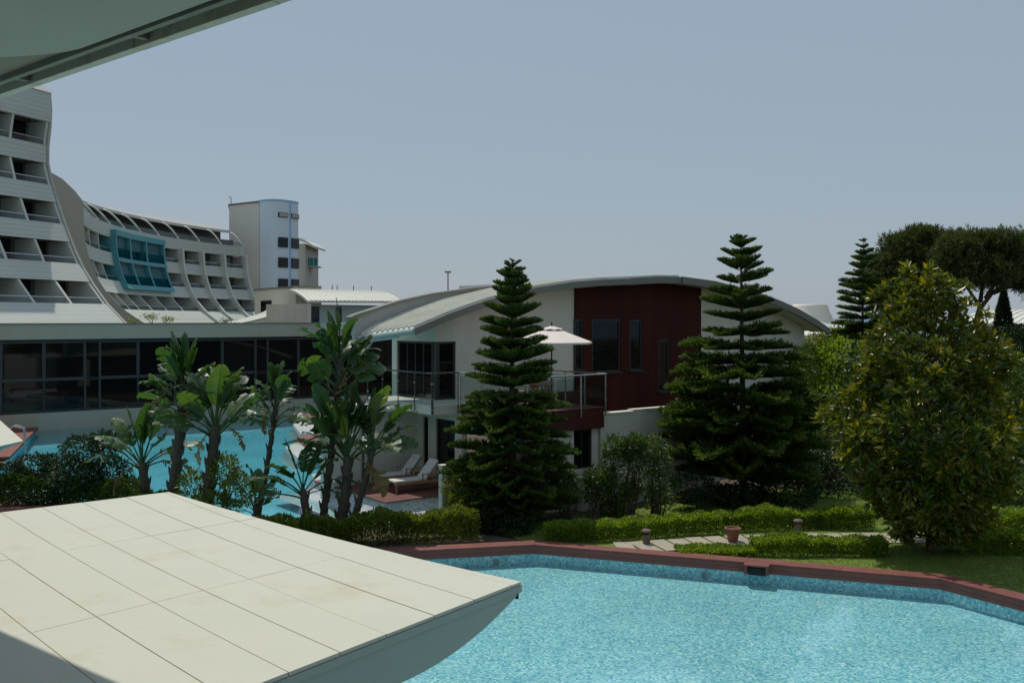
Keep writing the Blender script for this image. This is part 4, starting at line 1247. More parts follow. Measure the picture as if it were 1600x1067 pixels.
rf = lambda a_, b_, z: (A.x + d.x * a_ + n_.x * b_, A.y + d.y * a_ + n_.y * b_, z)
MB().box(0.2, L_, 0.6, 8, 0.12, 5.95, rf).build('wall', 'white_render', rb)
pr = [(-0.3, 5.9), (1.5, 6.4), (3.0, 6.75), (4.5, 7.0), (6, 7.1), (8.5, 6.6)]
mb = MB()
for (b0, z0), (b1, z1) in zip(pr[:-1], pr[1:]):
    mb.hexa([rf(-0.3, b0, z0 - .18), rf(L_, b0, z0 - .18), rf(L_, b1, z1 - .18), rf(-0.3, b1, z1 - .18)], [rf(-0.3, b0, z0), rf(L_, b0, z0), rf(L_, b1, z1), rf(-0.3, b1, z1)])
mb.build('roof', 'roof_metal', rb)
for k in range(18):
    MB().tube([rf(0.1 + 0.62 * k, b_, z_ + 0.03) for b_, z_ in pr[:5]], 0.04, 4).build('roof_seam', 'roof_metal', rb)
MB().box(4.2, 6.4, 0.45, 0.59, 3.2, 5.4, rf).build('window', 'glass_dark', rb)
MB().box(7.4, 9.6, 0.45, 0.59, 3.2, 5.4, rf).build('window', 'glass_dark', rb)
lp = thing('floodlight_mast', (*at(700, 460, 150)[:2], 0.12), 'thin floodlight mast rising behind the villa roof', 'mast')
q = at(700, 426, 150)
MB().tube([(q.x, q.y, 0.1), (q.x, q.y, q.z)], [0.16, 0.10], 6).build('pole', 'fascia_light', lp)
MB().box(q.x - 0.5, q.x + 0.5, q.y - .15, q.y + .15, q.z, q.z + 0.28).build('lamp_head', 'fascia_light', lp)

# ================================================================ garden: path, pot, bollard lamps
gp = thing('garden_path', (7, 26.4, 0.12), 'pale stone slab path with dark joints winding between the hedges', 'path')
pathp = [(3.05, 25.82), (3.6, 25.85), (4.6, 26.15), (6.0, 26.5), (8.0, 26.75), (10, 26.9), (12, 26.85), (15.5, 26.6)]
def along(pts, step):
    out = []; acc = 0; 
    P = [Vector(p) for p in pts]
    for a, b in zip(P[:-1], P[1:]):
        L = (b - a).length; e = (b - a) / L
        s = (-acc) % step
        while s < L:
            out.append((a + e * s, e)); s += step
        acc += L
    return out
for p, e in along(pathp, 0.56):
    n_ = Vector((-e.y, e.x))
    w0 = 0.62 + random.uniform(-0.05, 0.05)
    f = lambda a_, b_, z: (p.x + e.x * a_ + n_.x * b_, p.y + e.y * a_ + n_.y * b_, z)
    MB().box(-0.245, 0.245, -w0, w0, 0.10, 0.165 + random.uniform(0, 0.012), f).build('slab', 'stone', gp, bevel=0.012)
rp_ = thing('garden_path', (16, 33, 0.12), 'short stretch of pale path beyond the magnolia at the right edge', 'path')
for k in range(8):
    q = at(1562 + 14 * k, 712 + k * 1.0, 43)
    MB().box(q.x - 0.19, q.x + 0.19, 42, 44.2, 0.10, 0.175, None).build('slab', 'stone', rp_)
q = at(1143, 846, 26.6)
pot = thing('flower_pot', (q.x, 26.45, 0.16), 'empty terracotta flower pot standing on the stone path', 'flower pot')
MB().lathe((q.x, 26.45, 0.17), [(0.13, 0), (0.19, 0.30)], 20).build('bowl', 'terracotta', pot, smooth=False)
MB().lathe((q.x, 26.45, 0.17), [(0.19, 0.301), (0.225, 0.31), (0.225, 0.37), (0.18, 0.371), (0.16, 0.33)], 20).build('rim', 'terracotta', pot)
MB().lathe((q.x, 26.45, 0.17), [(0.001, 0.335), (0.155, 0.335), (0.001, 0.336)], 12).build('soil', 'soil', pot)
def bollard(px, Y, which):
    q = at(px, 840, Y)
    b = thing('bollard_light', (q.x, Y, 0.13), which, 'bollard light', 'bollard lights by the hedges')
    MB().lathe((q.x, Y, 0.13), [(0.10, 0), (0.10, 0.30)], 14).build('post', 'bollard', b)
    MB().lathe((q.x, Y, 0.13), [(0.085, 0.301), (0.085, 0.36)], 14).build('lens', 'rail_glass', b)
    MB().lathe((q.x, Y, 0.13), [(0.135, 0.361), (0.135, 0.40), (0.10, 0.43), (0.02, 0.445)], 14).build('cap', 'bollard', b)
bollard(1010, 26.15, 'short brown bollard light at the left start of the stone path')
bollard(1247, 27.45, 'short brown bollard light against the hedge right of the flower pot')
# ================================================================ vegetation
def unit(a): return a / np.maximum(1e-9, np.linalg.norm(a, axis=-1, keepdims=True))
def leaf_mesh(P, D, L, W, g, fold=0.2, droop=0.1, flat=1.0):
    """two folded triangles for each leaf, P base, D direction"""
    n = len(P)
    L = np.broadcast_to(np.asarray(L, float), (n,))[:, None]; W = np.broadcast_to(np.asarray(W, float), (n,))[:, None]
    up = np.array([0, 0, flat]) + g.normal(0, 0.6, (n, 3))
    S = unit(np.cross(D, up)); N = np.cross(S, D)
    V = np.empty((n, 4, 3))
    V[:, 0] = P
    V[:, 1] = P + D * L * 0.5 + S * W / 2 + N * W * fold
    V[:, 2] = P + D * L - N * L * droop
    V[:, 3] = P + D * L * 0.5 - S * W / 2 + N * W * fold
    i = np.arange(n)[:, None] * 4
    F = np.concatenate([i + [0, 1, 2], i + [0, 2, 3]], axis=1).reshape(-1, 3)
    return V.reshape(-1, 3), F
def cloud(name, mat, parent, V, F, **kw):
    root = parent
    while root is not None and root not in ORG: root = root.parent
    o0 = np.array(ORG[root]) if root is not None else np.zeros(3)
    return link_mesh(name, np_mesh(name, V - o0, F, mat), parent, **kw)
def blob_points(g, blobs, n, inner=0.45):
    """points in a union of ellipsoids, most of them near the skin; returns points and outward directions"""
    vol = np.array([(b[3] * b[4] * b[5]) ** (2 / 3) for b in blobs]); k = g.choice(len(blobs), n, p=vol / vol.sum())
    B = np.array(blobs)[k]
    d = unit(g.normal(0, 1, (n, 3)))
    r = inner + (1 - inner) * g.random(n) ** 0.45
    r *= 1 + 0.10 * np.sin(7 * d[:, 0] + 3 * k) * np.sin(6 * d[:, 1] + k) + 0.06 * g.normal(0, 1, n)
    P = B[:, :3] + d * B[:, 3:6] * r[:, None]
    return P, d
def shrub(name, label, blobs, n, L, W, mat, base, cat='shrub', group=None, stems=4, seed=0, inner=0.45, updir=0.4, jit=0.7):
    g = np.random.default_rng(seed)
    t = thing(name, base, label, cat, group)
    P, d = blob_points(g, blobs, n, inner)
    P[:, 2] = np.maximum(P[:, 2], 0.13)
    D = unit(d + np.array([0, 0, updir]) + g.normal(0, jit, (n, 3)))
    V, F = leaf_mesh(P, D, L * g.uniform(0.7, 1.25, n), W * g.uniform(0.8, 1.2, n), g)
    cloud('foliage', mat, t, V, F)
    if stems:
        pick = list(g.choice(len(blobs), min(stems, len(blobs)), replace=False)) + list(g.integers(0, len(blobs), max(0, stems - len(blobs))))
        for k in pick:
            b = blobs[k]; b0 = Vector(base) + Vector((g.normal(0, .12), g.normal(0, .12), -0.05))
            tip = Vector((b[0] + g.normal(0, .25) * b[3], b[1] + g.normal(0, .25) * b[4], b[2] + 0.3 * b[5]))
            mid = b0.lerp(tip, 0.5) + Vector((g.normal(0, .06), g.normal(0, .06), 0.05))
            MB().tube([b0, mid, tip], [0.03, 0.022, 0.008], 5).build('stem', 'bark', t)
    return t
# ---- hedges
def hedge(label, pts, w, h, mat, seed, dens=900, L=0.085, W=0.048, z0=0.12):
    g = np.random.default_rng(seed)
    P2 = [Vector(p) for p in pts]
    t = thing('hedge', (P2[len(P2) // 2].x, P2[len(P2) // 2].y, z0), label, 'hedge', 'clipped hedges')
    seg = [(a, b, (b - a).length) for a, b in zip(P2[:-1], P2[1:])]
    tot = sum(s[2] for s in seg); n = int(1.6 * dens * tot)
    pr = np.array([s[2] for s in seg]) / tot
    k = g.choice(len(seg), n, p=pr); f = g.random(n)
    A = np.array([tuple(s[0]) for s in seg])[k]; B = np.array([tuple(s[1]) for s in seg])[k]
    C = A + (B - A) * f[:, None]
    e = unit(B - A); nr = np.stack([-e[:, 1], e[:, 0]], 1)
    a = g.uniform(0, np.pi, n)                 # around the rounded section
    ca, sa = np.cos(a), np.sin(a)
    cs = np.sign(ca) * np.abs(ca) ** 0.45; ss = sa ** 0.45
    wob = 1 + 0.10 * np.sin(C[:, 0] * 3.1 + seed) + 0.09 * np.sin(C[:, 1] * 4.3 + C[:, 0] * 1.7) + 0.07 * np.sin(C[:, 0] * 9.0 + 2 * a)
    dep = 1 - 0.35 * g.random(n) ** 2.2
    x = cs * w / 2 * wob * dep; z = ss * h * wob * dep
    P = np.concatenate([C + nr * x[:, None], (z0 + z)[:, None]], 1)
    out = np.concatenate([nr * cs[:, None], ss[:, None]], 1)
    low = g.random(n) < 0.25
    P[low, 2] = z0 + g.random(low.sum()) * h * 0.9
    D = unit(out + np.array([0, 0, 0.35]) + g.normal(0, 0.65, (n, 3)))
    V, F = leaf_mesh(P, D, L * g.uniform(0.7, 1.3, n), W * g.uniform(0.8, 1.2, n), g)
    cloud('foliage', mat, t, V, F)
    for s in along(pts, 0.5):
        MB().tube([(s[0].x, s[0].y, z0 - 0.03), (s[0].x + g.normal(0, .06), s[0].y + g.normal(0, .06), z0 + h * 0.8)], [0.018, 0.006], 4).build('stem', 'bark', t)
hedge('low bright green hedge between the lawn and the start of the stone path', [(0.9, 26.75), (2.2, 26.75), (3.5, 27.05), (4.6, 27.55), (5.9, 27.8)], 0.7, 0.5, 'hedge_leaf', 21, 1500)
hedge('long low hedge behind the stone path ending behind the magnolia', [(5.95, 27.95), (7.4, 28.25), (9.0, 28.35), (10.6, 28.3)], 0.7, 0.55, 'hedge_leaf', 22, 1400)
hedge('low hedge in front of the stone path left of the magnolia', [(6.3, 25.2), (7.2, 25.2), (8.6, 25.15), (9.75, 25.1)], 0.75, 0.42, 'hedge_leaf', 23, 1500)
hedge('very low spreading hedge between pool coping and the flower pot', [(4.3, 25.0), (5.2, 25.0), (6.3, 25.1)], 0.8, 0.2, 'hedge_leaf', 29, 1300)
hedge('low hedge in front of the stone path right of the magnolia', [(11.6, 25.3), (12.8, 25.4), (15.2, 25.4)], 0.8, 0.5, 'hedge_leaf', 24, 1500)
hedge('low hedge behind the stone path at the right edge', [(13.2, 27.75), (14.4, 27.9), (16.5, 28.0)], 0.8, 0.52, 'hedge_leaf', 25, 1400)
hedge('leafy yellow green hedge between the two pools below the lounger deck', [(-5.6, 26.1), (-4.3, 26.3), (-2.6, 26.75), (-1.0, 27.1)], 0.8, 0.75, 'lime_leaf', 26, 1500, 0.11, 0.05)
hedge('dark hedge between the two pools at the left', [(-18.5, 31.4), (-14.3, 31.5), (-12.2, 30.2), (-10.4, 28.2)], 1.0, 0.95, 'shrub_leaf', 27, 1500, 0.11, 0.055)
hedge('low lime green planting below the slim strelitzia', [(-10.2, 27.5), (-8.4, 26.6), (-7.0, 26.3), (-5.7, 26.1)], 0.9, 0.6, 'lime_leaf', 28, 1200, 0.13, 0.06)
# ---- shrubs
def px_blob(px, py, Y, rx, rz, ry=None):
    p = at(px, py, Y); return (p.x, p.y, p.z, rx, ry or rx, rz)
shrub('dark_shrub', 'dark round shrub overhanging the lagoon at the left edge', [px_blob(10, 745, 31.6, 0.8, 0.45), px_blob(55, 728, 32, 0.75, 0.4), px_blob(95, 730, 32, 0.7, 0.45), px_blob(70, 765, 31.5, 1.1, 0.4)], 5200, 0.12, 0.06, 'dark_leaf', (-16.0, 31.8, 0.12), seed=31)
shrub('dark_shrub', 'tall dark shrub beside the leftmost strelitzia leaves', [px_blob(130, 700, 31.2, 0.7, 0.4), px_blob(165, 690, 31, 0.55, 0.35), px_blob(120, 745, 31, 0.9, 0.5), px_blob(165, 740, 30.8, 0.8, 0.5)], 5200, 0.12, 0.06, 'dark_leaf', (-13.2, 31.0, 0.12), seed=32)
shrub('mixed_shrub', 'green shrub with reddish leaf tips between the strelitzia trunks', [px_blob(300, 760, 28.2, 0.4, 0.5), px_blob(350, 735, 28, 0.45, 0.45), px_blob(372, 765, 27.9, 0.5, 0.5), px_blob(330, 785, 27.6, 0.6, 0.3)], 2600, 0.14, 0.055, 'lime_leaf', (-8.6, 27.7, 0.12), seed=33)
shrub('mixed_shrub', 'dense leafy shrub left of the curved white partition end', [px_blob(715, 760, 29.2, 0.45, 0.45), px_blob(730, 790, 28.6, 0.6, 0.5), px_blob(700, 815, 28.0, 0.5, 0.4)], 2600, 0.13, 0.06, 'lime_leaf', (-1.6, 28.6, 0.12), seed=34)
shrub('low_shrub', 'dark low shrub under the skirts of the nearer conifer', [px_blob(760, 812, 28.0, 0.7, 0.45), px_blob(800, 825, 27.6, 0.6, 0.3)], 2600, 0.10, 0.05, 'dark_leaf', (-0.5, 28.0, 0.12), seed=35)
# climbing shrubs on slim stems against the white walls
def slim(label, px, ytop, Y, crowns, seed, mat='shrub_leaf'):
    q = at(px, 790, Y)
    bl = [px_blob(a, b, Y, r, rz) for a, b, r, rz in crowns]
    return shrub('climbing_shrub', label, bl, 330 * len(bl) + 350, 0.13, 0.055, mat, (q.x, Y, 0.12), 'shrub', 'climbing shrubs against the white walls', 3 * len(bl), seed, 0.2)
slim('slim shrub with loose crown below the dark ground floor window', 885, 0, 29.6, [(880, 752, .45, .4), (868, 775, .35, .4), (893, 770, .3, .4)], 41)
slim('slim shrub with thin bare stems against the low white wall', 930, 0, 29.8, [(932, 745, .42, .35), (925, 765, .3, .4), (945, 760, .3, .35)], 42)
slim('tall climbing shrub with round top against the court wall', 962, 0, 30.0, [(960, 698, .42, .40), (958, 722, .35, .5), (964, 765, .4, .5), (955, 790, .45, .3)], 43, 'shrub_leaf')
slim('upright climbing shrub with clear stem in the middle of the court wall', 988, 0, 30.0, [(985, 700, .34, .35), (994, 692, .34, .32), (990, 720, .34, .32), (985, 765, .3, .4)], 44, 'shrub_leaf')
slim('broad climbing shrub with shiny leaves at the right of the court wall', 1025, 0, 30.0, [(1020, 700, .45, .45), (1030, 725, .45, .5), (1018, 750, .45, .5), (1030, 780, .5, .4)], 45, 'shrub_leaf')
# masses behind and beside the villa on the right
def mass(label, blobs, n, L, W, mat, base, seed, name='tall_shrub'):
    return shrub(name, label, blobs, n, L, W, mat, base, 'shrub', None, 5, seed, 0.5)
mass('light green tall shrub against the right end of the villa', [px_blob(1285, 600, 46, 1.6, 1.8), px_blob(1300, 640, 45, 1.8, 1.6), px_blob(1270, 570, 47, 1.2, 1.0), px_blob(1310, 560, 47, 1.2, 1.0)], 9000, 0.20, 0.10, 'hedge_leaf', (14.6, 46, 0.12), 51)
mass('olive green tall shrub below the cream tent', [px_blob(1310, 535, 52, 1.3, 0.8), px_blob(1275, 540, 53, 1.0, 0.6), px_blob(1345, 550, 52, 1.4, 1.2), px_blob(1330, 610, 50, 1.6, 1.8)], 7000, 0.2, 0.09, 'lime_leaf', (18.5, 52, 0.12), 52)
mass('dark shrubbery filling the gap behind the magnolia', [px_blob(1380, 600, 44, 2.2, 2.2), px_blob(1450, 590, 46, 2.4, 2.4), px_blob(1330, 680, 40, 1.8, 1.6), px_blob(1420, 690, 40, 2.0, 1.6)], 9000, 0.2, 0.1, 'dark_leaf', (17, 43, 0.12), 53)
mass('mid green rounded shrub at the right edge', [px_blob(1560, 600, 38, 1.5, 1.4), px_blob(1600, 620, 37, 1.5, 1.6), px_blob(1540, 660, 37, 1.2, 1.0), px_blob(1605, 670, 36, 1.3, 0.9)], 9000, 0.17, 0.08, 'shrub_leaf', (19.5, 37.5, 0.12), 54)
mass('low shrub under the rounded shrub at the right edge', [px_blob(1590, 760, 32.5, 1.2, 0.7), px_blob(1550, 745, 33, 0.9, 0.8)], 4500, 0.14, 0.07, 'shrub_leaf', (17, 32.8, 0.12), 55, 'low_shrub')
mass('clipped dark hedge shrub in front of the distant villa', [px_blob(1590, 527, 64, 1.8, 0.8), px_blob(1540, 532, 66, 1.5, 0.7)], 3500, 0.22, 0.1, 'dark_leaf', (33, 64, 0.12), 56)
mass('dark shrub at the foot of the twin conifer behind the court wall', [px_blob(1080, 760, 31, 0.8, 0.5), px_blob(1230, 770, 31, 1.0, 0.5), px_blob(1160, 775, 31.5, 1.0, 0.4)], 3800, 0.13, 0.06, 'dark_leaf', (7.5, 31.2, 0.12), 57, 'low_shrub')
mass('dark shrubs added in place of conifer shadow between the largest conifer and the magnolia', [px_blob(1255, 735, 35, 1.1, 0.9), px_blob(1300, 745, 34, 1.2, 0.8), px_blob(1335, 730, 35.5, 1.2, 1.1), px_blob(1285, 700, 37, 1.3, 1.2)], 7000, 0.15, 0.07, 'dark_leaf', (11.5, 35, 0.12), 58)  # added dark-leaved shrubs stand in for the conifer's shadow on this ground
# reeds at the right edge
g = np.random.default_rng(61)
rd = thing('reed_clump', (25.6, 48, 0.12), 'clump of upright feathery reeds in front of the distant villa', 'reeds')
n = 2600
P = np.stack([g.normal(25.6, 2.0, n), g.normal(48, 1.0, n), np.full(n, 0.1)], 1); P[:, 2] = 0.1 + g.random(n) * 3.4
D = unit(np.stack([g.normal(0, .22, n), g.normal(0, .22, n), np.ones(n)], 1))
V, F = leaf_mesh(P, D, g.uniform(0.9, 1.7, n), 0.07, g, 0.1, 0.15); cloud('blades', 'reed_leaf', rd, V, F)
# small plants growing on the corridor roof
for k, (px, py, nlv, lab) in enumerate(((208, 502, 60, 'left wispy plant peeping over the corridor roof'), (236, 496, 120, 'tallest wispy yellow plant peeping over the corridor roof'), (263, 500, 90, 'right wispy plant peeping over the corridor roof'), (352, 503, 50, 'dark leafed plant peeping over the corridor roof'))):
    p = at(px, py, 62.5)
    t = thing('roof_plant', (p.x, p.y, 6.0), lab, 'plant', 'plants on the corridor roof')
    P = np.array([p.x, p.y, p.z]) + g.normal(0, 1, (nlv, 3)) * [0.22, 0.2, 0.10]; P[:, 2] = np.maximum(P[:, 2], 6.01)
    D = unit(g.normal(0, .6, (nlv, 3)) + [0, 0, .8]); V, F = leaf_mesh(P, D, 0.2, 0.05, g)
    cloud('foliage', 'lime_leaf' if k < 3 else 'dark_leaf', t, V, F)
    for j in range(3): MB().tube([(p.x + g.normal(0, .1), p.y, 5.98), (p.x + g.normal(0, .25), p.y, p.z + 0.2)], [0.02, 0.008], 4).build('stem', 'bark', t)

# ---- magnolia
def magnolia():
    g = np.random.default_rng(71)
    Y0 = 25.4; x0 = (1456 - 800) / 1500 * Y0
    t = thing('magnolia_tree', (x0, Y0, 0.13), 'broad magnolia with glossy bronze green leaves in front of the stone path', 'tree')
    Rz = interp([(0.4, 0.75), (0.9, 1.15), (1.7, 1.75), (2.6, 2.20), (3.6, 2.42), (4.3, 2.2), (5.2, 1.75), (6.0, 1.3), (6.8, 0.85), (7.3, 0.45), (7.6, 0.1)])
    ax = interp([(0, 0.0), (3, -0.1), (5, -0.15), (7.5, -0.25)])
    heads, axes = [], []
    ks = g.uniform(0, 6.28, 8)
    while len(heads) < 2100:
        z = g.uniform(0.45, 7.5); a = g.uniform(0, 2 * math.pi)
        R = Rz(z)
        if g.random() > R / 2.42 + 0.08 or (z > 5.6 and g.random() < 0.45): continue
        lump = 0.93 + 0.15 * math.sin(3 * a + 1.3 * z + ks[0]) + 0.15 * math.sin(5 * a - 2.3 * z + ks[1]) + 0.12 * math.sin(2.9 * z + ks[2])
        if math.sin(4 * a + 2.1 * z + ks[3]) * math.sin(3.3 * z + 2 * a + ks[4]) > 0.62 and g.random() < 0.8: continue
        r = R * 0.94 * lump * (0.45 + 0.55 * g.random() ** 0.42)
        heads.append((x0 + ax(z) + r * math.cos(a), Y0 + r * math.sin(a), z + g.normal(0, .05)))
        axes.append((math.cos(a) * 0.75, math.sin(a) * 0.75, 0.55 + 0.35 * (z > 5)))
    # loose shoots standing out at the top
    for px, py in ((1420, 428), (1450, 436), (1412, 440), (1480, 445), (1462, 458), (1505, 455), (1516, 478), (1388, 455), (1365, 470), (1440, 452), (1495, 500), (1540, 500), (1530, 540), (1372, 500), (1555, 560)):
        p = at(px, py, Y0 + g.normal(0, .25))
        for _ in range(3):
            heads.append((p.x + g.normal(0, .07), p.y + g.normal(0, .1), p.z + g.normal(0, .06))); axes.append((g.normal(0, .3), g.normal(0, .3), 1))
    H = np.array(heads); A = unit(np.array(axes) + g.normal(0, .35, (len(heads), 3)))
    k = 9; n = len(H)
    B1 = unit(np.cross(A, g.normal(0, 1, (n, 3)))); B2 = np.cross(A, B1)
    P, D = [], []
    for j in range(k):
        th = 2 * math.pi * j / k + g.uniform(0, .6, n); op = g.uniform(0.55, 1.25, n)[:, None]
        d = unit(A * np.cos(op) + (B1 * np.cos(th)[:, None] + B2 * np.sin(th)[:, None]) * np.sin(op))
        P.append(H + A * 0.02 * j + d * 0.015); D.append(d)
    P, D = np.concatenate(P), np.concatenate(D)
    V, F = leaf_mesh(P, D, g.uniform(0.19, 0.32, len(P)), g.uniform(0.075, 0.115, len(P)), g, 0.16, 0.12, 0.4)
    cloud('crown', 'magnolia_leaf', t, V, F)
    tr = MB(); tr.tube([(x0, Y0, 0.0), (x0 - .03, Y0, 1.2), (x0 - .05, Y0 + .05, 3), (x0 - .15, Y0, 5), (x0 - .22, Y0, 7.0)], [0.16, 0.13, 0.10, 0.06, 0.015], 8)
    tr = tr.build('trunk', 'bark', t)
    idx = g.choice(n - 45, 90, replace=False).tolist() + list(range(n - 45, n, 3))
    for i in idx:
        h = H[i]; z0 = max(0.6, h[2] - 0.55 * np.hypot(h[0] - x0, h[1] - Y0) - 0.5)
        s = Vector((x0 + ax(z0) * 1.0, Y0, z0)); e_ = Vector(h)
        MB().tube([s, s.lerp(e_, .55) + Vector((0, 0, -0.08)), e_], [0.035, 0.022, 0.008], 5).build('limb', 'bark', t)
magnolia()

# ---- araucarias: whorls of flat fronds, every frond an object
def frond(seed, n=30):
    """one frond of unit length along +X: a rib with upswept needle-clad branchlets"""
    g = np.random.default_rng(seed)
    P, D, Ls = [], [], []
    core = MB()
    rib = lambda s: np.array([s, 0.0, 0.05 * s + 0.10 * s * s])
    core.tube([tuple(rib(s)) for s in np.linspace(0, 1, 6)], [0.016, 0.014, 0.012, 0.010, 0.008, 0.004], 4)
    for i in range(n):
        s = 0.12 + 0.88 * (i + 0.5) / n
        env = min(1.0, (1.04 - s) * 2.3) * (0.55 + 0.45 * min(1, s / 0.35))
        for side in (-1, 1):
            ln = 0.33 * env * g.uniform(0.8, 1.15) + 0.03
            b = rib(s)
            d0 = np.array([0.62, side * 0.75, 0.30 + g.normal(0, .1)]); d0 /= np.linalg.norm(d0)
            d1 = np.array([0.40, side * 0.45, 0.80 + g.normal(0, .15)]); d1 /= np.linalg.norm(d1)
            pts = [b]
            for q in range(5):
                f = q / 4
                dd = d0 * (1 - f) + d1 * f
                pts.append(pts[-1] + dd / np.linalg.norm(dd) * ln / 5)
            core.tube([tuple(p) for p in pts[::2] + [pts[-1]]], [0.012, 0.010, 0.008, 0.003], 3, False)
            m = max(6, int(ln * 120))
            for _ in range(m):
                f = g.random() * 5; q = min(4, int(f)); c = pts[q] + (pts[q + 1] - pts[q]) * (f - q)
                ax_ = pts[q + 1] - pts[q]; ax_ = ax_ / np.linalg.norm(ax_)
                r = g.normal(0, 1, 3); r -= ax_ * r.dot(ax_); r /= np.linalg.norm(r)
                P.append(c); D.append(ax_ * 0.75 + r * 0.65)
    P, D = np.array(P), unit(np.array(D))
    V, F = leaf_mesh(P, D, g.uniform(0.04, 0.075, len(P)), 0.021, g, 0.1, -0.1)
    k = len(V)
    fs = []
    for f in core.f:
        if len(f) == 3: fs.append(f)
        else:
            for j in range(1, len(f) - 1): fs.append((f[0], f[j], f[j + 1]))
    V = np.concatenate([V, np.array(core.v)]); F = np.concatenate([F, np.array(fs) + k])
    return np_mesh('branch', V, F, 'araucaria_leaf')
FRONDS = [frond(80 + i) for i in range(5)]
def araucaria(px, Y, base_z, tiers, label, seed, lean=0.0, per=6):
    """tiers: (height y in the photograph, frond length in metres)"""
    g = np.random.default_rng(seed)
    x = (px - 800) / 1500 * Y
    t = thing('araucaria_tree', (x, Y, base_z), label, 'tree', 'tiered araucaria conifers')
    ztop = EYE + (497 - tiers[0][0]) / 1500 * Y
    H = ztop - base_z
    tr = MB(); k = 8
    tr.tube([(x + lean * f, Y, base_z - 0.05 + H * f) for f in np.linspace(0, 1, k)], [0.15 * (1 - f) + 0.012 for f in np.linspace(0, 1, k)], 8)
    tr.build('trunk', 'bark', t)
    a0 = 0
    for (py, ln) in tiers[1:]:
        z = EYE + (497 - py) / 1500 * Y - base_z
        a0 += g.uniform(0.4, 0.8)
        m = 5 if ln < 0.5 else (per if py > 500 else max(5, per - 2))
        if ln < 0.25: m = 4
        for j in range(m):
            if ln > 0.5 and g.random() < 0.07: continue
            az = a0 + 2 * math.pi * j / m + g.normal(0, .16)
            L = ln * g.uniform(0.82, 1.16)
            o = bpy.data.objects.new('branch', FRONDS[int(g.integers(0, 5))])
            tilt = g.normal(0, 0.05) + (-0.30 if ln < 0.9 else -0.10 if ln < 1.5 else 0.06)
            wy = g.uniform(0.85, 1.1) * (1.0 if ln < 1.2 else 0.85)
            zz = 1.25 if ln < 0.7 else (1.0 if ln < 1.3 else 0.7)
            o.matrix_local = Matrix.Translation((lean * z / H, 0, z + g.normal(0, .03))) @ Matrix.Rotation(az, 4, 'Z') @ Matrix.Rotation(tilt, 4, 'Y') @ Matrix.Diagonal((L, L * wy, L * zz, 1))
            put(o, t)
    return t
araucaria(800, 29.2, 0.13, [(401, 0), (409, .12), (417, .30), (427, .42), (438, .50), (452, .60), (466, .68), (481, .76), (496, .86), (512, .95), (528, 1.02), (546, 1.1), (565, 1.2), (584, 1.3), (603, 1.4), (622, 1.5), (642, 1.65), (662, 1.75), (682, 1.85), (703, 1.9), (724, 1.9), (745, 1.95), (766, 1.9), (782, 1.8), (796, 1.6)], 'dense dark araucaria in front of the villa balcony beside the parasol', 91, 0.0, 10)
araucaria(1162, 32.6, 0.13, [(366, 0), (374, .30), (387, .52), (403, .72), (421, .88), (442, 1.0), (464, 1.12), (483, 1.2), (501, 1.3), (521, 1.6), (543, 1.95), (565, 2.1), (587, 2.3), (609, 2.45), (631, 2.65), (653, 2.85), (675, 2.95), (697, 2.9), (720, 2.7), (745, 2.3)], 'largest araucaria with wide open tiers at the right of the red timber front', 92, -0.1, 9)
araucaria(1345, 50, 0.13, [(371, 0), (378, .25), (388, .42), (399, .60), (410, .75), (421, .88), (432, 1.0), (443, 1.1), (454, 1.15), (465, 1.2), (476, 1.25), (487, 1.4), (497, 1.5), (507, 1.6), (517, 1.6), (528, 1.7), (540, 1.9), (552, 2.0), (566, 2.1), (580, 2.2), (596, 2.3), (612, 2.4)], 'slender distant araucaria between the cream tent and the magnolia', 93, 0.15, 8)
# ---- umbrella pines and cypress
def pine(label, trunk, limbs, blobs, n, seed):
    g = np.random.default_rng(seed)
    t = thing('umbrella_pine', (trunk[0][0], trunk[0][1], 0.12), label, 'tree', 'umbrella pines on the right')
    MB().tube(trunk, list(np.linspace(0.30, 0.16, len(trunk))), 8).build('trunk', 'bark', t)
    for l_ in limbs:
        MB().tube(l_, list(np.linspace(0.15, 0.05, len(l_))), 6).build('limb', 'bark', t)
    P, d = blob_points(g, blobs, n, 0.35)
    # gather needles into tufts
    m = n // 9
    T = P[:m]; td = d[:m]
    T = T + td * (g.normal(0, .16, (m, 1)) + 0.18 * np.sin(T[:, :1] * 2.1) * np.sin(T[:, 2:3] * 2.7 + T[:, 1:2])); P = np.repeat(T, 9, 0) + g.normal(0, 0.05, (m * 9, 3)); D = unit(np.repeat(td, 9, 0) * 0.6 + np.array([0, 0, .45]) + g.normal(0, .55, (m * 9, 3)))
    V, F = leaf_mesh(P, D, g.uniform(0.22, 0.40, len(P)), 0.05, g, 0.1, 0.0); cloud('crown', 'pine_leaf', t, V, F)
Yp = 58
pb = lambda px, py, r, rz, dy=0: px_blob(px, py, Yp + dy, r, rz)
b0 = at(1528, 520, Yp)
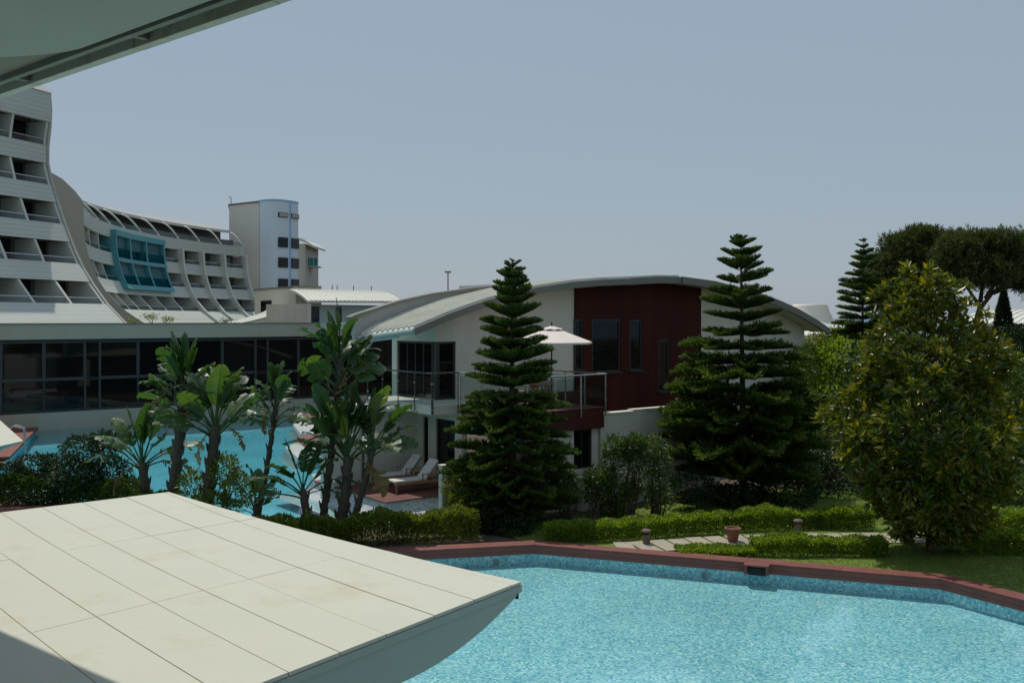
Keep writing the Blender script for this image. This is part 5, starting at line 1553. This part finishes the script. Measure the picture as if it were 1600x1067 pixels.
pine('big umbrella pine with forked trunk and flat crown at the right', [(b0.x - .3, Yp, 0), (b0.x - .3, Yp, 4), tuple(at(1525, 505, Yp)), tuple(at(1532, 478, Yp))],
     [[tuple(at(1532, 480, Yp)), tuple(at(1520, 462, Yp)), tuple(at(1505, 440, Yp + .5))], [tuple(at(1531, 482, Yp)), tuple(at(1552, 456, Yp)), tuple(at(1590, 432, Yp - .5))], [tuple(at(1540, 466, Yp)), tuple(at(1556, 440, Yp)), tuple(at(1562, 420, Yp))], [tuple(at(1532, 470, Yp)), tuple(at(1535, 445, Yp + 1)), tuple(at(1530, 420, Yp + 1))], [tuple(at(1552, 457, Yp)), tuple(at(1575, 448, Yp)), tuple(at(1605, 445, Yp + .6))]],
     [pb(1500, 405, 1.5, 1.1), pb(1535, 395, 1.7, 1.2, 1), pb(1565, 398, 1.6, 1.2), pb(1595, 408, 1.5, 1.0, .6), pb(1520, 430, 1.4, 0.8, -.6), pb(1550, 425, 1.3, 0.8, -.8), pb(1480, 425, 1.2, 0.8, .4), pb(1545, 378, 1.3, 0.6), pb(1580, 380, 1.1, 0.5), pb(1505, 382, 1.2, .6), pb(1615, 425, 1.2, 0.8), pb(1600, 445, .9, .45, -.4), pb(1625, 400, 1.4, 0.9)], 90000, 101)
b1 = at(1482, 520, Yp + 4)
pine('umbrella pine partly hidden behind the magnolia top', [(b1.x, Yp + 4, 0), (b1.x, Yp + 4, 5), tuple(at(1490, 470, Yp + 4)), tuple(at(1474, 435, Yp + 4))],
     [[tuple(at(1480, 445, Yp + 4)), tuple(at(1450, 425, Yp + 4)), tuple(at(1420, 405, Yp + 4))], [tuple(at(1476, 440, Yp + 4)), tuple(at(1470, 415, Yp + 4)), tuple(at(1455, 390, Yp + 4))]],
     [pb(1395, 415, 1.5, 1.2, 4), pb(1425, 395, 1.6, 1.2, 4), pb(1455, 385, 1.6, 1.1, 4), pb(1420, 430, 1.6, 1.0, 3.5), pb(1455, 415, 1.6, 1.1, 3.6), pb(1405, 380, 1.1, 0.7, 4), pb(1440, 370, 1.2, 0.6, 4), pb(1378, 435, 1.1, 1.0, 4), pb(1480, 378, 1.2, .6, 4), pb(1390, 460, 1.3, 1.3, 4), pb(1415, 480, 1.5, 1.2, 4)], 75000, 102)
g = np.random.default_rng(111)
cq = at(1568, 530, 66)
cy = thing('cypress_tree', (cq.x, 66, 0.12), 'small dark cypress in front of the distant villa', 'tree')
MB().tube([(cq.x, 66, 0), (cq.x, 66, 7.6)], [0.1, 0.02], 6).build('trunk', 'bark', cy)
n = 9000; z = 1.0 + 7.1 * g.random(n) ** 1.25; a = g.uniform(0, 6.283, n)
r = np.interp(z, [0.5, 3, 5, 6.5, 7.6, 8.2], [.75, .85, .68, .42, .18, .03]) * (0.5 + .5 * g.random(n) ** .4) * (1 + .18 * np.sin(5 * a + 3 * z))
P = np.stack([cq.x + r * np.cos(a), 66 + r * np.sin(a), z], 1); D = unit(np.stack([np.cos(a) * .5, np.sin(a) * .5, np.ones(n)], 1) + g.normal(0, .3, (n, 3)))
V, F = leaf_mesh(P, D, .26, .07, g); cloud('crown', 'cypress_leaf', cy, V, F)

# ---- strelitzias: each torn paddle leaf an object
def paddle(seed, arch, torn):
    """unit leaf: stalk 0.55 long, blade 1.0 long, growing along +X, upper side +Z"""
    g = np.random.default_rng(seed)
    v, f = [], []
    def tube(pts, rs, n=5):
        m = MB(); m.tube(pts, rs, n); k = len(v); v.extend(m.v); f.extend([tuple(i + k for i in q) for q in m.f])
    # midrib
    x, z, pitch = 0.0, 0.0, 0.10
    mid = []; N = 28
    for i in range(N + 1):
        s = i / N
        mid.append(Vector((x, 0, z)))
        pitch = 0.12 - arch * s ** 1.3
        x += math.cos(pitch) * 1.55 / N; z += math.sin(pitch) * 1.55 / N
    n0 = 10
    tube([tuple(p) for p in mid[::3]], [0.026, 0.024, 0.021, 0.018, 0.014, 0.011, 0.009, 0.007, 0.005, 0.004][:len(mid[::3])], 5)
    M_ = N - n0
    for side in (-1, 1):
        skew = 0
        i = 0
        while i < M_:
            w = int(g.integers(1, 4)) if g.random() < torn else int(g.integers(3, 6))
            j = min(M_, i + w)
            dro = g.normal(0.05, 0.28 * torn + .06) - 0.20 * torn
            fold = 0.42 + g.normal(0, .08)
            gap = g.uniform(0.02, 0.22) * torn
            rows = []
            for k in range(i, j + 1):
                s = k / M_
                wd = 0.245 * (math.sin(math.pi * min(1, (s * 0.94 + 0.04)) ** 0.85)) ** 0.6
                c = mid[n0 + k]; tg = (mid[min(N, n0 + k + 1)] - mid[n0 + k - 1]).normalized()
                up = Vector((-tg.z, 0, tg.x)); lat = Vector((0, side, 0))
                pull = 0.0
                if k == i and i > 0: pull = gap * 0.12
                if k == j and j < M_: pull = -gap * 0.12
                r_ = [c + up * 0.003]
                for q in (0.5, 1.0):
                    an = fold + (dro - 0.35) * q
                    p = c + (lat * math.cos(an) + up * math.sin(an)) * wd * q + tg * (wd * q * 0.35 + pull * q)
                    r_.append(p)
                rows.append(r_)
            for ra, rb2 in zip(rows[:-1], rows[1:]):
                for q in range(2):
                    k0 = len(v); v.extend([tuple(ra[q]), tuple(ra[q + 1]), tuple(rb2[q + 1]), tuple(rb2[q])])
                    f.append((k0, k0 + 1, k0 + 2, k0 + 3) if side < 0 else (k0 + 3, k0 + 2, k0 + 1, k0))
            i = j
    me = bpy.data.meshes.new('leaf'); me.from_pydata(v, [], f); me.update(); me.materials.append(M['strelitzia_leaf'])
    return me
PADS = [paddle(120 + i, [0.5, 0.9, 1.25, 1.6, 0.25, 1.0][i], [0.5, 0.85, 0.95, 1.0, 0.2, 0.75][i]) for i in range(6)]
def dry_copy(me):
    m = me.copy(); m.materials.clear(); m.materials.append(M['dry_leaf']); return m
DRY = [dry_copy(PADS[2]), dry_copy(PADS[3])]
def strelitzia(label, base, head, leaves, size, seed, fan_az=0.0, trunk_r=0.13, dry=1, spread=1.0, stack=0.25):
    """base, head: pixel x, y and distance; leaves: how many; the fan opens in one upright plane"""
    g = np.random.default_rng(seed)
    b = at(*base); h = at(*head)
    b.z = 0.12
    t = thing('strelitzia', tuple(b), label, 'plant', 'tree strelitzias between the pools')
    pts = [b + Vector((0, 0, -0.05))]
    for k in range(1, 9):
        f = k / 8
        pts.append(b.lerp(h, f) + Vector((math.sin(f * 3.0) * 0.06, 0, 0)))
    rr = [trunk_r * (1.25 - 0.35 * k / 8) * (1.06 if k % 2 else 0.97) for k in range(9)]
    MB().tube(pts, rr, 9).build('trunk', 'palm_bark', t)
    for k in range(int((h.z - b.z) / 0.22)):             # old leaf bases
        f = 0.08 + 0.9 * k / max(1, int((h.z - b.z) / 0.22)); c = b.lerp(h, f) + Vector((math.sin(f * 3.0) * 0.06, 0, 0)); sd = 1 if k % 2 else -1
        r0 = trunk_r * (1.2 - 0.35 * f)
        MB().tube([c + Vector((sd * r0 * .6, 0, -.04)), c + Vector((sd * r0 * 1.15, 0, .1)), c + Vector((sd * (r0 * 1.25 + .03), 0, .22))], [r0 * .7, r0 * .42, 0.012], 5).build('leaf_base', 'palm_bark', t)
    for i in range(leaves + dry):
        f = i / max(1, leaves - 1)
        isdry = i >= leaves
        sd = 1 if i % 2 else -1
        lift = rad(84) - (1 - f) * rad(58) * spread + g.normal(0, .10) if not isdry else rad(-35) + g.normal(0, .3)
        az = fan_az + (0 if sd > 0 else math.pi) + g.normal(0, .42)
        k = int(g.integers(0, 6)) if f < 0.75 else int(g.choice([0, 4, 4, 1]))
        me = PADS[k] if not isdry else DRY[i % 2]
        L = size * g.uniform(0.8, 1.15) * (0.8 if isdry else 1)
        o = bpy.data.objects.new('leaf', me)
        loc = (h - b) + Vector((0, 0, -stack * (1 - f)))
        o.matrix_local = Matrix.Translation(loc) @ Matrix.Rotation(az, 4, 'Z') @ Matrix.Rotation(-lift, 4, 'Y') @ Matrix.Rotation(g.normal(0, .45), 4, 'X') @ Matrix.Diagonal((L, L * g.uniform(.95, 1.2), L, 1))
        put(o, t)
    return t
strelitzia('left tall strelitzia with thick brown trunk and ragged pale leaves', (262, 770, 28.6), (286, 605, 28.6), 19, 1.0, 131, 0.3, 0.13, 3, 0.9, 0.8)
strelitzia('strelitzia with arching torn leaves right of the left tall trunk', (314, 780, 28.0), (336, 665, 28.0), 18, 1.2, 132, 0.1, 0.15, 2, 0.95, 0.4)
strelitzia('slim leaning strelitzia with compact leaf head before the turquoise water', (397, 790, 27.8), (430, 632, 27.8), 17, 0.76, 133, 0.5, 0.065, 2, 0.85, 0.7)
strelitzia('low strelitzia clump at the far left of the group', (228, 765, 29.4), (222, 722, 29.4), 14, 1.22, 134, 0.0, 0.12, 1, 1.05)
strelitzia('tallest strelitzia with upright leaf head reaching the villa roof', (500, 826, 27.2), (530, 560, 27.2), 21, 1.05, 135, 0.5, 0.08, 4, 0.75, 1.1)
strelitzia('central strelitzia with wide dark green fan and stout trunk', (528, 834, 27.0), (543, 712, 27.0), 17, 1.3, 136, 0.1, 0.13, 1, 0.9)
strelitzia('right strelitzia leaning towards the loungers on a thin dark trunk', (541, 838, 26.9), (582, 700, 26.9), 14, 1.15, 137, -0.2, 0.08, 0)
strelitzia('small strelitzia with drooping leaves beside the canopy edge', (478, 812, 26.8), (473, 764, 26.8), 12, 1.0, 138, 0.2, 0.10, 0, 1.1)
strelitzia('short strelitzia half hidden behind the canopy below the slim one', (398, 800, 26.9), (398, 790, 26.9), 7, 0.7, 139, 0.3, 0.08, 1)

# ---- grass on the lawn
g = np.random.default_rng(141)
def inside(P, poly):
    x, y = P[:, 0], P[:, 1]; c = np.zeros(len(P), bool); n = len(poly)
    for i in range(n):
        x0, y0 = poly[i - 1]; x1, y1 = poly[i]
        k = ((y0 > y) != (y1 > y)); xi = (x1 - x0) * (y - y0) / (y1 - y0 + 1e-12) + x0
        c ^= k & (x < xi)
    return c
P = np.stack([g.uniform(-0.5, 17, 130000), g.uniform(19, 34, 130000)], 1)
P = P[inside(P, lw)]
P = P[np.abs(P[:, 0] / P[:, 1]) < 0.56]
pp = np.array(pathp); dmin = np.full(len(P), 9.0)
for a, b in zip(pp[:-1], pp[1:]):
    e = b - a; tt = np.clip(((P - a) @ e) / (e @ e), 0, 1); dmin = np.minimum(dmin, np.linalg.norm(P - a - tt[:, None] * e, axis=1))
P = P[dmin > 0.66]
n = len(P); P = np.concatenate([P, np.full((n, 1), 0.13)], 1)
D = unit(np.stack([g.normal(0, .45, n), g.normal(0, .45, n), np.ones(n)], 1))
V, F = leaf_mesh(P, D, g.uniform(0.03, 0.075, n), 0.012, g, 0.1, 0.15)
link_mesh('grass', np_mesh('grass', V, F, 'grass_blade'), label='short green lawn grass around the hedges and trees', cat='grass', kind='stuff')
